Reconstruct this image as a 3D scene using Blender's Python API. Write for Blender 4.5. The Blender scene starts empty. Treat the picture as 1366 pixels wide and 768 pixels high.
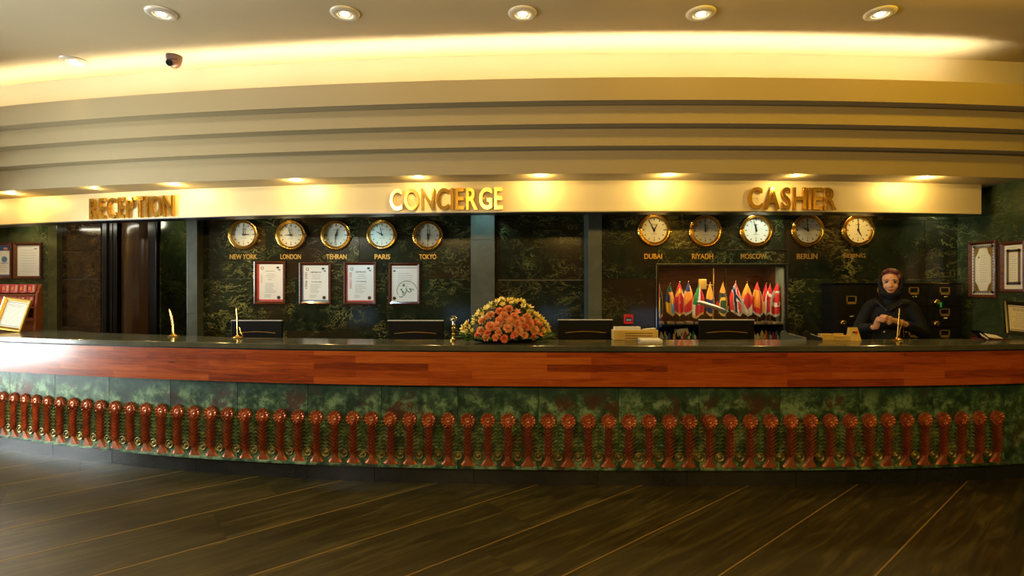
import bpy, bmesh, math, random
from mathutils import Vector, Matrix
R = math.radians
random.seed(7)
S = bpy.context.scene
COL = S.collection

# ------------------------------------------------------------------ camera
EYE = 1.52
cam = bpy.data.cameras.new('camera'); cam.lens = 36 * 700 / 1366; cam.sensor_width = 36
cam.clip_start = .05; cam.clip_end = 60
cobj = bpy.data.objects.new('camera', cam); COL.objects.link(cobj)
cobj.location = (0, 0, EYE); cobj.rotation_euler = (R(90), 0, 0)
S.camera = cobj

# ------------------------------------------------------------------ world, light, exposure
W = bpy.data.worlds.new('world'); S.world = W; W.use_nodes = True
W.node_tree.nodes['Background'].inputs[0].default_value = (1.0, .68, .26, 1)
W.node_tree.nodes['Background'].inputs[1].default_value = .07
S.view_settings.view_transform = 'Standard'; S.view_settings.look = 'None'
S.view_settings.gamma = 1; S.view_settings.exposure = 0.0
S.view_settings.use_curve_mapping = False

def lamp(kind, name, loc, energy, color, aim=None, **kw):
    l = bpy.data.lights.new(name, kind); l.energy = energy; l.color = color
    for k, v in kw.items(): setattr(l, k, v)
    o = bpy.data.objects.new(name, l); COL.objects.link(o); o.location = loc
    if aim is not None:
        o.rotation_euler = (Vector(aim) - Vector(loc)).to_track_quat('-Z', 'Y').to_euler()
    return o
WARM = (1.0, .70, .28); WARM2 = (1.0, .60, .15); COOL = (.62, .86, 1.0)
# daylight through the glazed entrance in the left wall, outside the frame
lamp('AREA', 'daylight_window', (-7.42, 3.9, 1.42), 430, (.93, .98, 1.0), aim=(0, 3.9, 1.42), shape='RECTANGLE', size=2.0, size_y=1.9)
# warm lobby lamps hanging behind the camera
for x, y, e, c in ((-4.8, -2.2, 95, (1, .92, .78)), (-1.6, -2.4, 75, (1, .66, .24)), (1.6, -2.4, 68, (1, .58, .12)), (4.4, -2.2, 62, (1, .54, .05))):
    lamp('AREA', 'lobby_lamp', (x, y, 3.62), e * 1.0, c, aim=(x, 4.6, 1.0), shape='DISK', size=.6)
# unseen area lights added above the frame to brighten the stepped fascia
for x, e, c in ((-4.9, 11, (.98, .97, 1.0)), (-2.7, 9, (1, .92, .80)), (-.5, 9, (1, .72, .28)), (1.7, 13, (1, .58, .03)), (3.9, 18, (1, .56, .01))):
    lamp('AREA', 'fascia_fill', (x, 3.85, 3.72), e * .55, c, aim=(x, 4.75, 3.0), shape='RECTANGLE', size=2.0, size_y=.12)

# ------------------------------------------------------------------ helpers
def P(px, py, d): return Vector(((px - 683) * d / 700, d, EYE + (384 - py) * d / 700))
def PX(px, d): return (px - 683) * d / 700
def PZ(py, d): return EYE + (384 - py) * d / 700

class B:
    """collects geometry for ONE mesh; faces carry a material slot and uv"""
    def __init__(s): s.v = []; s.f = []; s.m = []; s.uv = []
    def add(s, vs, fs, mi=0, uvs=None):
        n = len(s.v); s.v += [tuple(v) for v in vs]
        for i, f in enumerate(fs):
            s.f.append([n + k for k in f]); s.m.append(mi)
            s.uv.append(uvs[i] if uvs else None)
    def box(s, x0, x1, y0, y1, z0, z1, mi=0, bev=0, M=None):
        if bev:
            b = bmesh.new(); bmesh.ops.create_cube(b, size=1)
            for v in b.verts:
                v.co = Vector((x0 + (v.co.x + .5) * (x1 - x0), y0 + (v.co.y + .5) * (y1 - y0), z0 + (v.co.z + .5) * (z1 - z0)))
            bmesh.ops.bevel(b, geom=b.edges[:], offset=bev, segments=2, affect='EDGES', profile=.6)
            s.bm(b, mi, M); return
        vs = [Vector(p) for p in ((x0,y0,z0),(x1,y0,z0),(x1,y1,z0),(x0,y1,z0),(x0,y0,z1),(x1,y0,z1),(x1,y1,z1),(x0,y1,z1))]
        if M: vs = [M @ v for v in vs]
        s.add(vs, [(0,3,2,1),(4,5,6,7),(0,1,5,4),(1,2,6,5),(2,3,7,6),(3,0,4,7)], mi)
    def bm(s, b, mi=0, M=None):
        b.verts.ensure_lookup_table(); b.verts.index_update()
        s.add([(M @ v.co) if M else v.co.copy() for v in b.verts], [[v.index for v in f.verts] for f in b.faces], mi); b.free()
    def lathe(s, prof, n=24, M=None, mi=0, cap=True):
        vs = []; fs = []
        for r, z in prof:
            for k in range(n):
                a = 2 * math.pi * k / n; vs.append(Vector((r * math.cos(a), r * math.sin(a), z)))
        for i in range(len(prof) - 1):
            for k in range(n):
                fs.append((i*n+k, i*n+(k+1) % n, (i+1)*n+(k+1) % n, (i+1)*n+k))
        if cap:
            if prof[0][0] > 1e-5: fs.append(tuple(range(n))[::-1])
            if prof[-1][0] > 1e-5: fs.append(tuple((len(prof)-1)*n + k for k in range(n)))
        if M: vs = [M @ v for v in vs]
        s.add(vs, fs, mi)
    def tube(s, pts, r, n=8, mi=0):
        pts = [Vector(p) for p in pts]; rs = r if isinstance(r, (list, tuple)) else [r] * len(pts)
        vs = []; fs = []
        for i, p in enumerate(pts):
            t = (pts[min(i+1, len(pts)-1)] - pts[max(i-1, 0)]).normalized()
            a = t.cross(Vector((0, 0, 1)) if abs(t.z) < .9 else Vector((1, 0, 0))).normalized(); b = t.cross(a)
            for k in range(n):
                q = 2 * math.pi * k / n; vs.append(p + (a * math.cos(q) + b * math.sin(q)) * rs[i])
        for i in range(len(pts) - 1):
            for k in range(n): fs.append((i*n+k, (i+1)*n+k, (i+1)*n+(k+1) % n, i*n+(k+1) % n))
        fs.append(tuple(range(n))); fs.append(tuple((len(pts)-1)*n + k for k in range(n))[::-1])
        s.add(vs, fs, mi)
    def quad(s, a, b, c, d, mi=0): s.add([a, b, c, d], [(0, 1, 2, 3)], mi)
    def sphere(s, c, r, M=None, mi=0, n=12, m=8):
        prof = [(max(1e-6, math.sin(math.pi*i/m)), -math.cos(math.pi*i/m)) for i in range(m+1)]
        r = r if hasattr(r, '__len__') else (r, r, r)
        T = Matrix.Translation(c) @ (M if M else Matrix()) @ Matrix.Diagonal((r[0], r[1], r[2], 1))
        s.lathe(prof, n, T, mi, cap=False)

def link(name, me, parent=None, world=True):
    o = bpy.data.objects.new(name, me); COL.objects.link(o)
    if parent:
        o.parent = parent
    return o
def wloc(o):
    p = Vector(o.location)
    while o.parent: o = o.parent; p += o.location
    return p
def obj(name, b, mats, parent=None, world=True, smooth=False, loc=None):
    """world=True: geometry is given in world coordinates (parents are unrotated empties)"""
    me = bpy.data.meshes.new(name); off = Vector((0, 0, 0))
    if parent and world: off = wloc(parent)
    if loc is not None: off = off + Vector(loc)
    me.from_pydata([Vector(v) - off for v in b.v] if (off.length > 0) else b.v, [], b.f)
    for m in (mats if isinstance(mats, (list, tuple)) else [mats]): me.materials.append(m)
    me.polygons.foreach_set('material_index', b.m)
    if any(u is not None for u in b.uv):
        ul = me.uv_layers.new(name='UVMap')
        for p, u in zip(me.polygons, b.uv):
            if u:
                for li, c in zip(p.loop_indices, u): ul.data[li].uv = c
    if smooth: me.shade_smooth()
    if smooth == 'auto':
        me.set_sharp_from_angle(angle=R(35))
    me.validate()
    o = link(name, me, parent)
    if loc is not None: o.location = loc
    return o
def tag(o, label, cat, group=None, kind=None):
    if label: o['label'] = label
    if cat: o['category'] = cat
    if group: o['group'] = group
    if kind: o['kind'] = kind
    return o
def thing(name, label, cat, loc=(0, 0, 0), group=None):
    o = bpy.data.objects.new(name, None); COL.objects.link(o); o.location = loc; o.empty_display_size = .05
    return tag(o, label, cat, group)
def struct(name, b, mats, **kw):
    o = obj(name, b, mats, **kw); o['kind'] = 'structure'; return o
def copy_tree(o, parent=None):
    c = o.copy(); COL.objects.link(c)
    if parent: c.parent = parent
    for ch in list(o.children): copy_tree(ch, c)
    return c
def textmesh(body, size, extrude=0.0, bold=0.0, sx=1.0, align='CENTER', bevel=0.0):
    cu = bpy.data.curves.new('lettering', 'FONT'); cu.body = body; cu.size = size; cu.extrude = extrude
    cu.offset = bold; cu.align_x = align; cu.align_y = 'CENTER'; cu.bevel_depth = bevel; cu.resolution_u = 4
    o = bpy.data.objects.new('lettering', cu); COL.objects.link(o)
    dg = bpy.context.evaluated_depsgraph_get()
    me = bpy.data.meshes.new_from_object(o.evaluated_get(dg))
    bpy.data.objects.remove(o)
    vs = [Vector((v.co.x * sx, v.co.y, v.co.z)) for v in me.vertices]; fs = [tuple(p.vertices) for p in me.polygons]
    bpy.data.meshes.remove(me)
    return vs, fs
UP = Matrix(((1,0,0,0),(0,0,-1,0),(0,1,0,0),(0,0,0,1)))      # text plane xy -> wall plane xz, facing -Y
def addtext(b, body, size, pos, mi=0, extrude=.0006, bold=0, sx=1, rot=0, align='CENTER', width=None, height=None):
    vs, fs = textmesh(body, size, extrude, bold, 1, align)
    xs = [v.x for v in vs]; ys = [v.y for v in vs]
    kx = sx if width is None else width / (max(xs) - min(xs)); ky = 1 if height is None else height / (max(ys) - min(ys))
    cx = (max(xs) + min(xs)) / 2 if width is not None else 0; cy = (max(ys) + min(ys)) / 2 if height is not None else 0
    M = Matrix.Translation(pos) @ UP @ Matrix.Rotation(rot, 4, 'Z')
    b.add([M @ Vector(((v.x - cx) * kx, (v.y - cy) * ky, v.z)) for v in vs], fs, mi)

# ------------------------------------------------------------------ materials
def mat(name, color=(.5,.5,.5), rough=.5, metal=0, emit=None, estr=0, coat=0, spec=None):
    m = bpy.data.materials.new(name); m.use_nodes = True
    p = m.node_tree.nodes['Principled BSDF']
    p.inputs['Base Color'].default_value = (*color, 1); p.inputs['Roughness'].default_value = rough
    p.inputs['Metallic'].default_value = metal; p.inputs['Coat Weight'].default_value = coat
    if spec is not None: p.inputs['Specular IOR Level'].default_value = spec
    if emit: p.inputs['Emission Color'].default_value = (*emit, 1); p.inputs['Emission Strength'].default_value = estr
    return m
class N:
    """tiny node graph helper"""
    def __init__(s, m): s.m = m; s.t = m.node_tree; s.p = s.t.nodes['Principled BSDF']
    def n(s, kind, **kw):
        x = s.t.nodes.new(kind)
        for k, v in kw.items(): setattr(x, k, v)
        return x
    def l(s, a, b): s.t.links.new(a, b)
    def coord(s, scale=(1,1,1), src='Object', rnd=True, rot=(0,0,0)):
        tc = s.n('ShaderNodeTexCoord'); mp = s.n('ShaderNodeMapping'); mp.inputs['Scale'].default_value = scale
        mp.inputs['Rotation'].default_value = rot
        if rnd:
            oi = s.n('ShaderNodeObjectInfo'); ml = s.n('ShaderNodeVectorMath', operation='SCALE')
            ml.inputs[0].default_value = (37, 19, 53); s.l(oi.outputs['Random'], ml.inputs['Scale'])
            ad = s.n('ShaderNodeVectorMath', operation='ADD'); s.l(tc.outputs[src], ad.inputs[0]); s.l(ml.outputs[0], ad.inputs[1])
            s.l(ad.outputs[0], mp.inputs[0])
        else: s.l(tc.outputs[src], mp.inputs[0])
        return mp.outputs[0]
    def noise(s, vec, scale, detail=6, rough=.6, dist=0, out='Fac'):
        x = s.n('ShaderNodeTexNoise'); x.inputs['Scale'].default_value = scale; x.inputs['Detail'].default_value = detail
        x.inputs['Roughness'].default_value = rough; x.inputs['Distortion'].default_value = dist; s.l(vec, x.inputs['Vector']); return x.outputs[out]
    def ramp(s, fac, stops, interp='LINEAR'):
        x = s.n('ShaderNodeValToRGB'); x.color_ramp.interpolation = interp
        e = x.color_ramp.elements
        while len(e) < len(stops): e.new(.5)
        for k, (p, c) in enumerate(stops):
            e[k].position = p; e[k].color = (*c, 1) if hasattr(c, '__len__') else (c, c, c, 1)
        s.l(fac, x.inputs[0]); return x.outputs[0]
    def mix(s, fac, a, b, mode='MIX'):
        x = s.n('ShaderNodeMix', data_type='RGBA', blend_type=mode)
        for v, i in ((fac, 0), (a, 6), (b, 7)):
            if hasattr(v, 'links') or hasattr(v, 'is_linked'): s.l(v, x.inputs[i])
            else: x.inputs[i].default_value = v if not hasattr(v, '__len__') else (*v, 1)
        return x.outputs[2]
    def bump(s, h, strength=.2, dist=.01):
        x = s.n('ShaderNodeBump'); x.inputs['Strength'].default_value = strength; x.inputs['Distance'].default_value = dist
        s.l(h, x.inputs['Height']); s.l(x.outputs[0], s.p.inputs['Normal'])
    def base(s, c): s.l(c, s.p.inputs['Base Color'])
    def rough(s, c): s.l(c, s.p.inputs['Roughness'])

def marble(name, dark, mid, vein, rough=.14, scale=1.0, amount=.5, brown=None, rot=(0, .6, 0)):
    m = mat(name, rough=rough); g = N(m)
    v = g.coord((scale, scale, scale))
    warp = g.noise(v, 2.2, 4, .6, 0, 'Color')
    ad = g.n('ShaderNodeVectorMath', operation='MULTIPLY_ADD'); ad.inputs[1].default_value = (.5, .5, .5)
    g.l(warp, ad.inputs[0]); g.l(v, ad.inputs[2])
    clouds = g.noise(v, 3.0, 8, .68, .6)
    base = g.ramp(clouds, [(.3, dark), (.62, mid), (.85, tuple(c * 1.5 for c in mid))])
    if brown:
        bn = g.noise(v, .9, 3, .5); base = g.mix(g.ramp(bn, [(.48, 0), (.66, 1)]), base, brown)
    mp = g.n('ShaderNodeMapping'); mp.inputs['Rotation'].default_value = rot; mp.inputs['Scale'].default_value = (1, 1, 3.2)
    g.l(ad.outputs[0], mp.inputs[0])
    vn = g.noise(mp.outputs[0], 2.6, 8, .66, 1.2)
    line = g.ramp(vn, [(.485, 0), (.5, 1), (.52, 0)])
    mask = g.noise(v, 1.7, 4, .6)
    mk = g.ramp(mask, [(.44, 0), (.64, amount)])
    fine = g.noise(mp.outputs[0], 14, 8, .75, 1.0); fl = g.ramp(fine, [(.60, 0), (.76, .5)])
    a = g.mix(mk, (0, 0, 0), line); b = g.mix(g.ramp(mask, [(.42, 0), (.7, amount)]), (0, 0, 0), fl)
    tot = g.mix(1.0, a, b, 'ADD')
    g.base(g.mix(tot, base, vein)); g.bump(clouds, .04, .002)
    return m
M_MARBLE = marble('dark_green_marble', (.004, .006, .003), (.018, .026, .011), (.34, .32, .09), brown=(.034, .018, .006), amount=1.0, rot=(.2, .7, .2))
M_MARBLE_SIDE = marble('green_marble_side_wall', (.012, .02, .008), (.045, .06, .022), (.30, .28, .10), amount=.8)
M_PILASTER = marble('grey_green_slate', (.045, .055, .04), (.085, .1, .075), (.13, .14, .09), rough=.35, amount=.25, scale=1.6)
M_MARBLE_BROWN = marble('brown_marble', (.014, .007, .003), (.04, .02, .007), (.20, .13, .04), amount=.8, rough=.10)
M_SLAB = marble('dark_counter_stone', (.05, .052, .03), (.10, .10, .06), (.12, .12, .07), rough=.16, amount=.25)
M_PLINTH = marble('black_plinth_stone', (.010, .011, .010), (.022, .024, .022), (.06, .06, .05), rough=.22, amount=.2)

def mk_floor():
    m = mat('dark_olive_stone', rough=.3); g = N(m)
    v = g.coord((1, 1, 1)); mp = g.n('ShaderNodeMapping'); mp.inputs['Scale'].default_value = (.55, 6.5, 1); g.l(v, mp.inputs[0])
    n1 = g.noise(mp.outputs[0], 2.2, 8, .7, 1.4); n2 = g.noise(v, 1.3, 6, .6, .5)
    c = g.ramp(n1, [(.3, (.014, .010, .002)), (.5, (.042, .031, .005)), (.60, (.085, .063, .010)), (.74, (.18, .135, .026))])
    g.base(g.mix(g.ramp(n2, [(.4, 0), (.7, .55)]), c, (.034, .030, .006))); g.rough(g.ramp(n2, [(.3, .30), (.7, .42)])); g.bump(n1, .08, .002)
    return m
M_FLOOR = mk_floor()

def mk_plaster(name, col, rough=.75, bump=.05):
    m = mat(name, col, rough); g = N(m); v = g.coord(rnd=False)
    n = g.noise(v, 1.2, 5, .55); g.base(g.mix(g.ramp(n, [(.3, 0), (.75, .16)]), col, tuple(c * .72 for c in col)))
    g.bump(g.noise(v, 60, 3, .6), bump, .003); return m
M_CEIL = mk_plaster('cream_ceiling_paint', (.58, .475, .29))
M_BAND = mk_plaster('beige_fascia_paint', (.44, .355, .19), .6)
M_COVE = mk_plaster('cream_cove_paint', (.60, .54, .42))
M_SIGN = mat('satin_gold_panel', (.82, .66, .35), .5, .1)

def mk_wood(name, cols, plank=(.9, .055), rough=.30, coat=.22):
    m = mat(name, rough=rough, coat=coat, spec=.35); g = N(m); m.node_tree.nodes['Principled BSDF'].inputs['Coat Roughness'].default_value = .13
    tc = g.n('ShaderNodeTexCoord'); br = g.n('ShaderNodeTexBrick')
    br.inputs['Scale'].default_value = 1; br.inputs['Brick Width'].default_value = plank[0]; br.inputs['Row Height'].default_value = plank[1]
    br.inputs['Mortar Size'].default_value = .0012; br.inputs['Color1'].default_value = (.15, .15, .15, 1); br.inputs['Color2'].default_value = (.85, .85, .85, 1)
    br.inputs['Mortar'].default_value = (.3, .3, .3, 1); br.offset = .37; br.inputs['Bias'].default_value = 0
    g.l(tc.outputs['UV'], br.inputs['Vector'])
    mp = g.n('ShaderNodeMapping'); mp.inputs['Scale'].default_value = (1.6, 26, 1); g.l(tc.outputs['UV'], mp.inputs[0])
    gr = g.noise(mp.outputs[0], 1.6, 8, .68, 1.2)
    f = g.mix(.62, br.outputs['Color'], gr)
    kn = g.n('ShaderNodeTexVoronoi'); kn.inputs['Scale'].default_value = 1.0
    mk = g.n('ShaderNodeMapping'); mk.inputs['Scale'].default_value = (1.5, 7.5, 1); g.l(tc.outputs['UV'], mk.inputs[0]); g.l(mk.outputs[0], kn.inputs['Vector'])
    knot = g.ramp(kn.outputs['Distance'], [(.02, 1), (.075, 0)])
    c = g.ramp(f, [(.34, cols[0]), (.5, cols[1]), (.66, cols[2])])
    g.base(g.mix(knot, c, tuple(k * .3 for k in cols[0]))); g.bump(gr, .04, .001)
    return m
M_WOOD = mk_wood('laminated_red_wood', [(.19, .026, .003), (.40, .070, .006), (.56, .13, .014)])
def mk_simplewood(name, c1, c2, rough=.35):
    m = mat(name, rough=rough, coat=.3); g = N(m); v = g.coord((3, 3, 40)); g.base(g.ramp(g.noise(v, 1.5, 6, .6, .8), [(.3, c1), (.7, c2)])); return m
M_FRAME = mk_simplewood('dark_red_frame_wood', (.06, .014, .005), (.13, .035, .012), .25)
M_RACKWOOD = mk_simplewood('orange_brown_rack_wood', (.20, .05, .012), (.34, .10, .025), .35)
M_NICHE = mk_simplewood('niche_back_wood', (.03, .009, .002), (.075, .024, .005), .8); M_NICHE.node_tree.nodes['Principled BSDF'].inputs['Specular IOR Level'].default_value = .05; M_NICHE.node_tree.nodes['Principled BSDF'].inputs['Coat Weight'].default_value = 0

def mk_patina():
    m = mat('verdigris_bronze', rough=.42, metal=.15); g = N(m); v = g.coord()
    n1 = g.noise(v, 8.0, 8, .72, .15); n2 = g.noise(v, 3.0, 7, .68, .2); n3 = g.noise(v, 17, 6, .75)
    c = g.ramp(n1, [(.28, (.004, .012, .006)), (.43, (.015, .042, .018)), (.51, (.06, .13, .055)), (.59, (.21, .34, .17))])
    c = g.mix(g.ramp(n2, [(.56, 0), (.62, .9)]), c, (.075, .022, .009))
    c = g.mix(g.ramp(n3, [(.54, 0), (.62, .75)]), c, (.03, .04, .018))
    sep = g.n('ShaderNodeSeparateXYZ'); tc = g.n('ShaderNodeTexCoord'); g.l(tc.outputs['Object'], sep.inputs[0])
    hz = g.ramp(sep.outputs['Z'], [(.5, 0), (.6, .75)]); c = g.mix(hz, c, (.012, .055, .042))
    g.base(c); g.bump(n1, .25, .004); g.rough(g.ramp(n3, [(.3, .32), (.7, .55)])); return m
M_PATINA = mk_patina()
def mk_copper():
    m = mat('worn_copper', rough=.36, metal=.5); g = N(m); v = g.coord()
    n = g.noise(v, 9, 7, .65); c = g.ramp(n, [(.3, (.28, .070, .024)), (.55, (.52, .15, .052)), (.8, (.70, .27, .11))])
    g.base(c); return m
M_COPPER = mk_copper()
def mk_frond():
    m = mat('green_gilt_bronze', rough=.4, metal=.4); g = N(m); v = g.coord()
    n = g.noise(v, 14, 6, .65); g.base(g.ramp(n, [(.3, (.035, .06, .02)), (.50, (.15, .20, .06)), (.72, (.42, .44, .16))])); g.bump(n, .2, .002); return m
M_FROND = mk_frond()
def mk_ros():
    m = mat('aged_brass_rosette', rough=.38, metal=.7); g = N(m); v = g.coord()
    n = g.noise(v, 12, 5, .6); g.base(g.ramp(n, [(.3, (.10, .09, .025)), (.6, (.26, .22, .07)), (.8, (.38, .34, .14))])); return m
M_ROS = mk_ros()
M_BRASS = mat('polished_brass', (.83, .52, .12), .18, 1)
M_BRASS_SIGN = mat('mirror_gold_letters', (.72, .42, .07), .16, 1)
M_BRASS_DULL = mat('dull_brass', (.74, .45, .10), .32, .8)
M_DIAL = mat('cream_dial', (.80, .76, .62), .5)
M_BLACK = mat('black_satin', (.004, .004, .004), .45, spec=.2)
M_BLACKM = mat('black_cabinet', (.008, .007, .006), .25)
M_HAND = mat('clock_hand_black', (.02, .014, .008), .4)
M_CHROME = mat('chrome', (.75, .76, .78), .15, 1)
M_STEEL = mat('dark_steel', (.14, .14, .15), .3, 1)
M_WHITE = mat('white_paper', (.80, .78, .72), .6)
M_PAPER_W = mat('cream_paper', (.78, .70, .52), .6)
M_INK = mat('printed_grey_ink', (.22, .20, .19), .6)
M_INK_D = mat('printed_black_ink', (.03, .03, .03), .5)
M_RED = mat('bright_red', (.62, .012, .008), .4)
M_REDPACK = mat('red_card', (.55, .018, .012), .35)
M_BLUE = mat('print_blue', (.03, .08, .30), .5)
M_NAVY = mat('navy_cloth', (.008, .014, .07), .7)
M_TEALBLUE = mat('print_steel_blue', (.09, .22, .36), .5)
M_ORANGEINK = mat('print_orange', (.75, .24, .05), .5)
M_GREENINK = mat('print_green', (.02, .20, .07), .5)
M_WAX = mat('seal_dark', (.05, .012, .006), .4)
M_GILT = mat('gilt_frame', (.60, .34, .06), .3, .7)
M_LEDFACE = mat('led_strip_glow', (1, .9, .6), .5, 0, (1.0, .80, .38), 14)
M_LAMPFACE = mat('lamp_glow', (1, .95, .8), .5, 0, (1.0, .86, .55), 30)
M_TUBEFACE = mat('tube_glow', (1, .95, .8), .5, 0, (1.0, .98, .80), 28)
M_DIMBULB = mat('shaded_bulb_glow', (.9, .8, .5), .5, 0, (1.0, .74, .3), 1.2)
M_LAMPRING = mat('lamp_ring_white', (.62, .58, .50), .35, .2)
def cloth(name, c): 
    m = mat('flag_' + name, c, .75); m.node_tree.nodes['Principled BSDF'].inputs['Sheen Weight'].default_value = .15; return m
F = {k: cloth(k, c) for k, c in dict(red=(.62,.012,.012), white=(.78,.74,.66), blue=(.03,.14,.55), navy=(.012,.02,.10), green=(.01,.20,.05),
     yellow=(.85,.48,.03), orange=(.85,.30,.02), black=(.012,.012,.012), sky=(.12,.38,.75), fringe=(.72,.46,.10), dkgreen=(.01,.06,.025), silver=(.55,.52,.44)).items()}
def mk_glass(name):
    m = bpy.data.materials.new(name); m.use_nodes = True; t = m.node_tree; t.nodes.remove(t.nodes['Principled BSDF'])
    tr = t.nodes.new('ShaderNodeBsdfTransparent'); tr.inputs[0].default_value = (.93, .95, .94, 1); gl = t.nodes.new('ShaderNodeBsdfGlossy'); gl.inputs['Roughness'].default_value = .03
    fr = t.nodes.new('ShaderNodeFresnel'); fr.inputs[0].default_value = 1.5; mx = t.nodes.new('ShaderNodeMixShader')
    t.links.new(fr.outputs[0], mx.inputs[0]); t.links.new(tr.outputs[0], mx.inputs[1]); t.links.new(gl.outputs[0], mx.inputs[2])
    t.links.new(mx.outputs[0], t.nodes['Material Output'].inputs[0]); return m
M_GLASS = mk_glass('clear_glass')

# ------------------------------------------------------------------ floor: diagonal stone strips with brass inlay
CEIL = 3.763
ang = math.atan2(700, 858)                      # strips run towards a vanishing point right of the frame
ud = Vector((math.cos(ang), math.sin(ang), 0)); un = Vector((-ud.y, ud.x, 0))
o0 = P(750, 768, 2.77); o0.z = 0
step = .825 * math.sin(ang)
b = B(); b.box(-7.6, 5.5, -4.0, 8.6, -.10, -.02); floor = struct('floor', b, M_PLINTH)
def clip_strip(q0, q1, t0, t1):
    return [o0 + un*q0 + ud*t0, o0 + un*q0 + ud*t1, o0 + un*q1 + ud*t1, o0 + un*q1 + ud*t0]
rngf = random.Random(3); M_INLAY = mat('ochre_brass_inlay', (.34, .21, .04), .4, .2)
def strip_piece(name, m, q0, q1, t0, t1, z, kind=None):
    # pieces live in a local frame along the strip
    L = t1 - t0; w = (q1 - q0)
    bb = B(); bb.box(-L/2, L/2, -w/2, w/2, -.02, 0)
    me = obj(name, bb, m, floor, world=False)
    c = o0 + un * (q0 + q1) / 2 + ud * (t0 + t1) / 2
    me.location = (c.x, c.y, z); me.rotation_euler = (0, 0, ang); return me
for k in range(-18, 12):
    q0 = k * step + .004; q1 = (k + 1) * step - .004
    # extents so the strips cover the lobby floor rectangle
    ts = []
    for q in (q0, q1):
        base = o0 + un * q
        lo, hi = -99, 99
        for d, pmin, pmax, pc in ((ud.x, -7.3, 5.3, base.x), (ud.y, -3.6, 7.9, base.y)):
            a0, a1 = (pmin - pc) / d, (pmax - pc) / d
            lo = max(lo, min(a0, a1)); hi = min(hi, max(a0, a1))
        ts.append((lo, hi))
    lo = min(ts[0][0], ts[1][0]); hi = max(ts[0][1], ts[1][1])
    if hi - lo < .3: continue
    t = lo
    while t < hi - .2:
        L = min(2.4, hi - t)
        o = strip_piece('floor_tile', M_FLOOR, q0, q1, t + .0006, t + L - .0006, rngf.uniform(-.0006, 0)); t += L
    strip_piece('brass_inlay', M_INLAY, k*step - .0042, k*step + .0042, lo, hi, .0007)

# ------------------------------------------------------------------ ceiling and the stepped curved fascia above the desk
b = B(); b.box(-7.6, 5.5, -4.0, 8.6, CEIL, CEIL + .1); ceiling = struct('ceiling', b, M_CEIL)
def arcY(x, rad, ymin, xc=1.5): 
    d = min(abs(x - xc), rad * .95); return ymin + rad - math.sqrt(rad*rad - d*d)
def sweep(profile, rad, ymin, x0, x1, n=90, xc=1.5, mi=0, b=None):
    """closed (dy,z) profile swept along the arc, offset radially"""
    b = b or B(); vs = []; fs = []; m = len(profile)
    for i in range(n + 1):
        x = x0 + (x1 - x0) * i / n
        for dy, z in profile: vs.append((x, arcY(x, rad, ymin) + dy, z))
    for i in range(n):
        for k in range(m): fs.append((i*m+k, i*m+(k+1) % m, (i+1)*m+(k+1) % m, (i+1)*m+k))
    fs.append(tuple(range(m))[::-1]); fs.append(tuple(n*m+k for k in range(m)))
    b.add(vs, fs, mi); return b
XL, XR = -7.19, 5.18
# cove wall above the ledge
struct('trim_1', sweep([(0, 3.20), (.25, 3.20), (.25, CEIL), (0, CEIL)], 32, 5.02, XL, XR), M_COVE)
# top band with a lip that hides the light trough
struct('trim_2', sweep([(0, 3.187), (.62, 3.187), (.62, 3.25), (.05, 3.25), (.05, 3.388), (0, 3.388)], 30.8, 4.65, XL, XR), M_BAND)
struct('trim_3', sweep([(0, 3.018), (.6, 3.018), (.6, 3.187), (0, 3.187)], 30.3, 4.773, XL, XR), M_BAND)
struct('trim_4', sweep([(0, 2.849), (.6, 2.849), (.6, 3.018), (0, 3.018)], 29.8, 4.897, XL, XR), M_BAND)
struct('trim_5', sweep([(0, 2.617), (.7, 2.617), (.7, 2.849), (0, 2.849)], 29.2, 5.02, XL, XR), M_BAND)
SR, SY = 27.3, 5.35
XSE = 4.985
struct('trim_6', sweep([(0, 2.305), (.20, 2.305), (.20, 2.617), (0, 2.617)], SR, SY, XL, XSE), M_SIGN)
struct('trim_7', sweep([(-.004, 2.296), (.204, 2.296), (.204, 2.305), (-.004, 2.305)], SR, SY, XL, XSE), M_STEEL)
# inner ceiling above the staff area
struct('ceiling_2', sweep([(.204, 2.63), (3.2, 2.63), (3.2, 2.70), (.204, 2.70)], SR, SY, XL, XR), M_BLACKM)
# LED strip in the trough
t = sweep([(.060, 3.255), (.085, 3.255), (.085, 3.268), (.060, 3.268)], 30.8, 4.65, XL, 4.18)
tag(obj('cove_light_strip', t, M_LEDFACE), 'warm glowing light strip hidden in the trough above the top fascia band', 'light strip')
# LED strip output: row of small warm area lights lying in the trough, aimed up
n = 26
for i in range(n):
    x = XL + .4 + (4.10 - XL - .4) * i / (n - 1)
    y = arcY(x, 30.8, 4.65) + .078
    lamp('AREA', 'cove_light', (x, y, 3.272), 2.2, (1.0, .88, .62), aim=(x, y - .02, 4), shape='RECTANGLE', size=.47, size_y=.03, spread=R(95))

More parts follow.
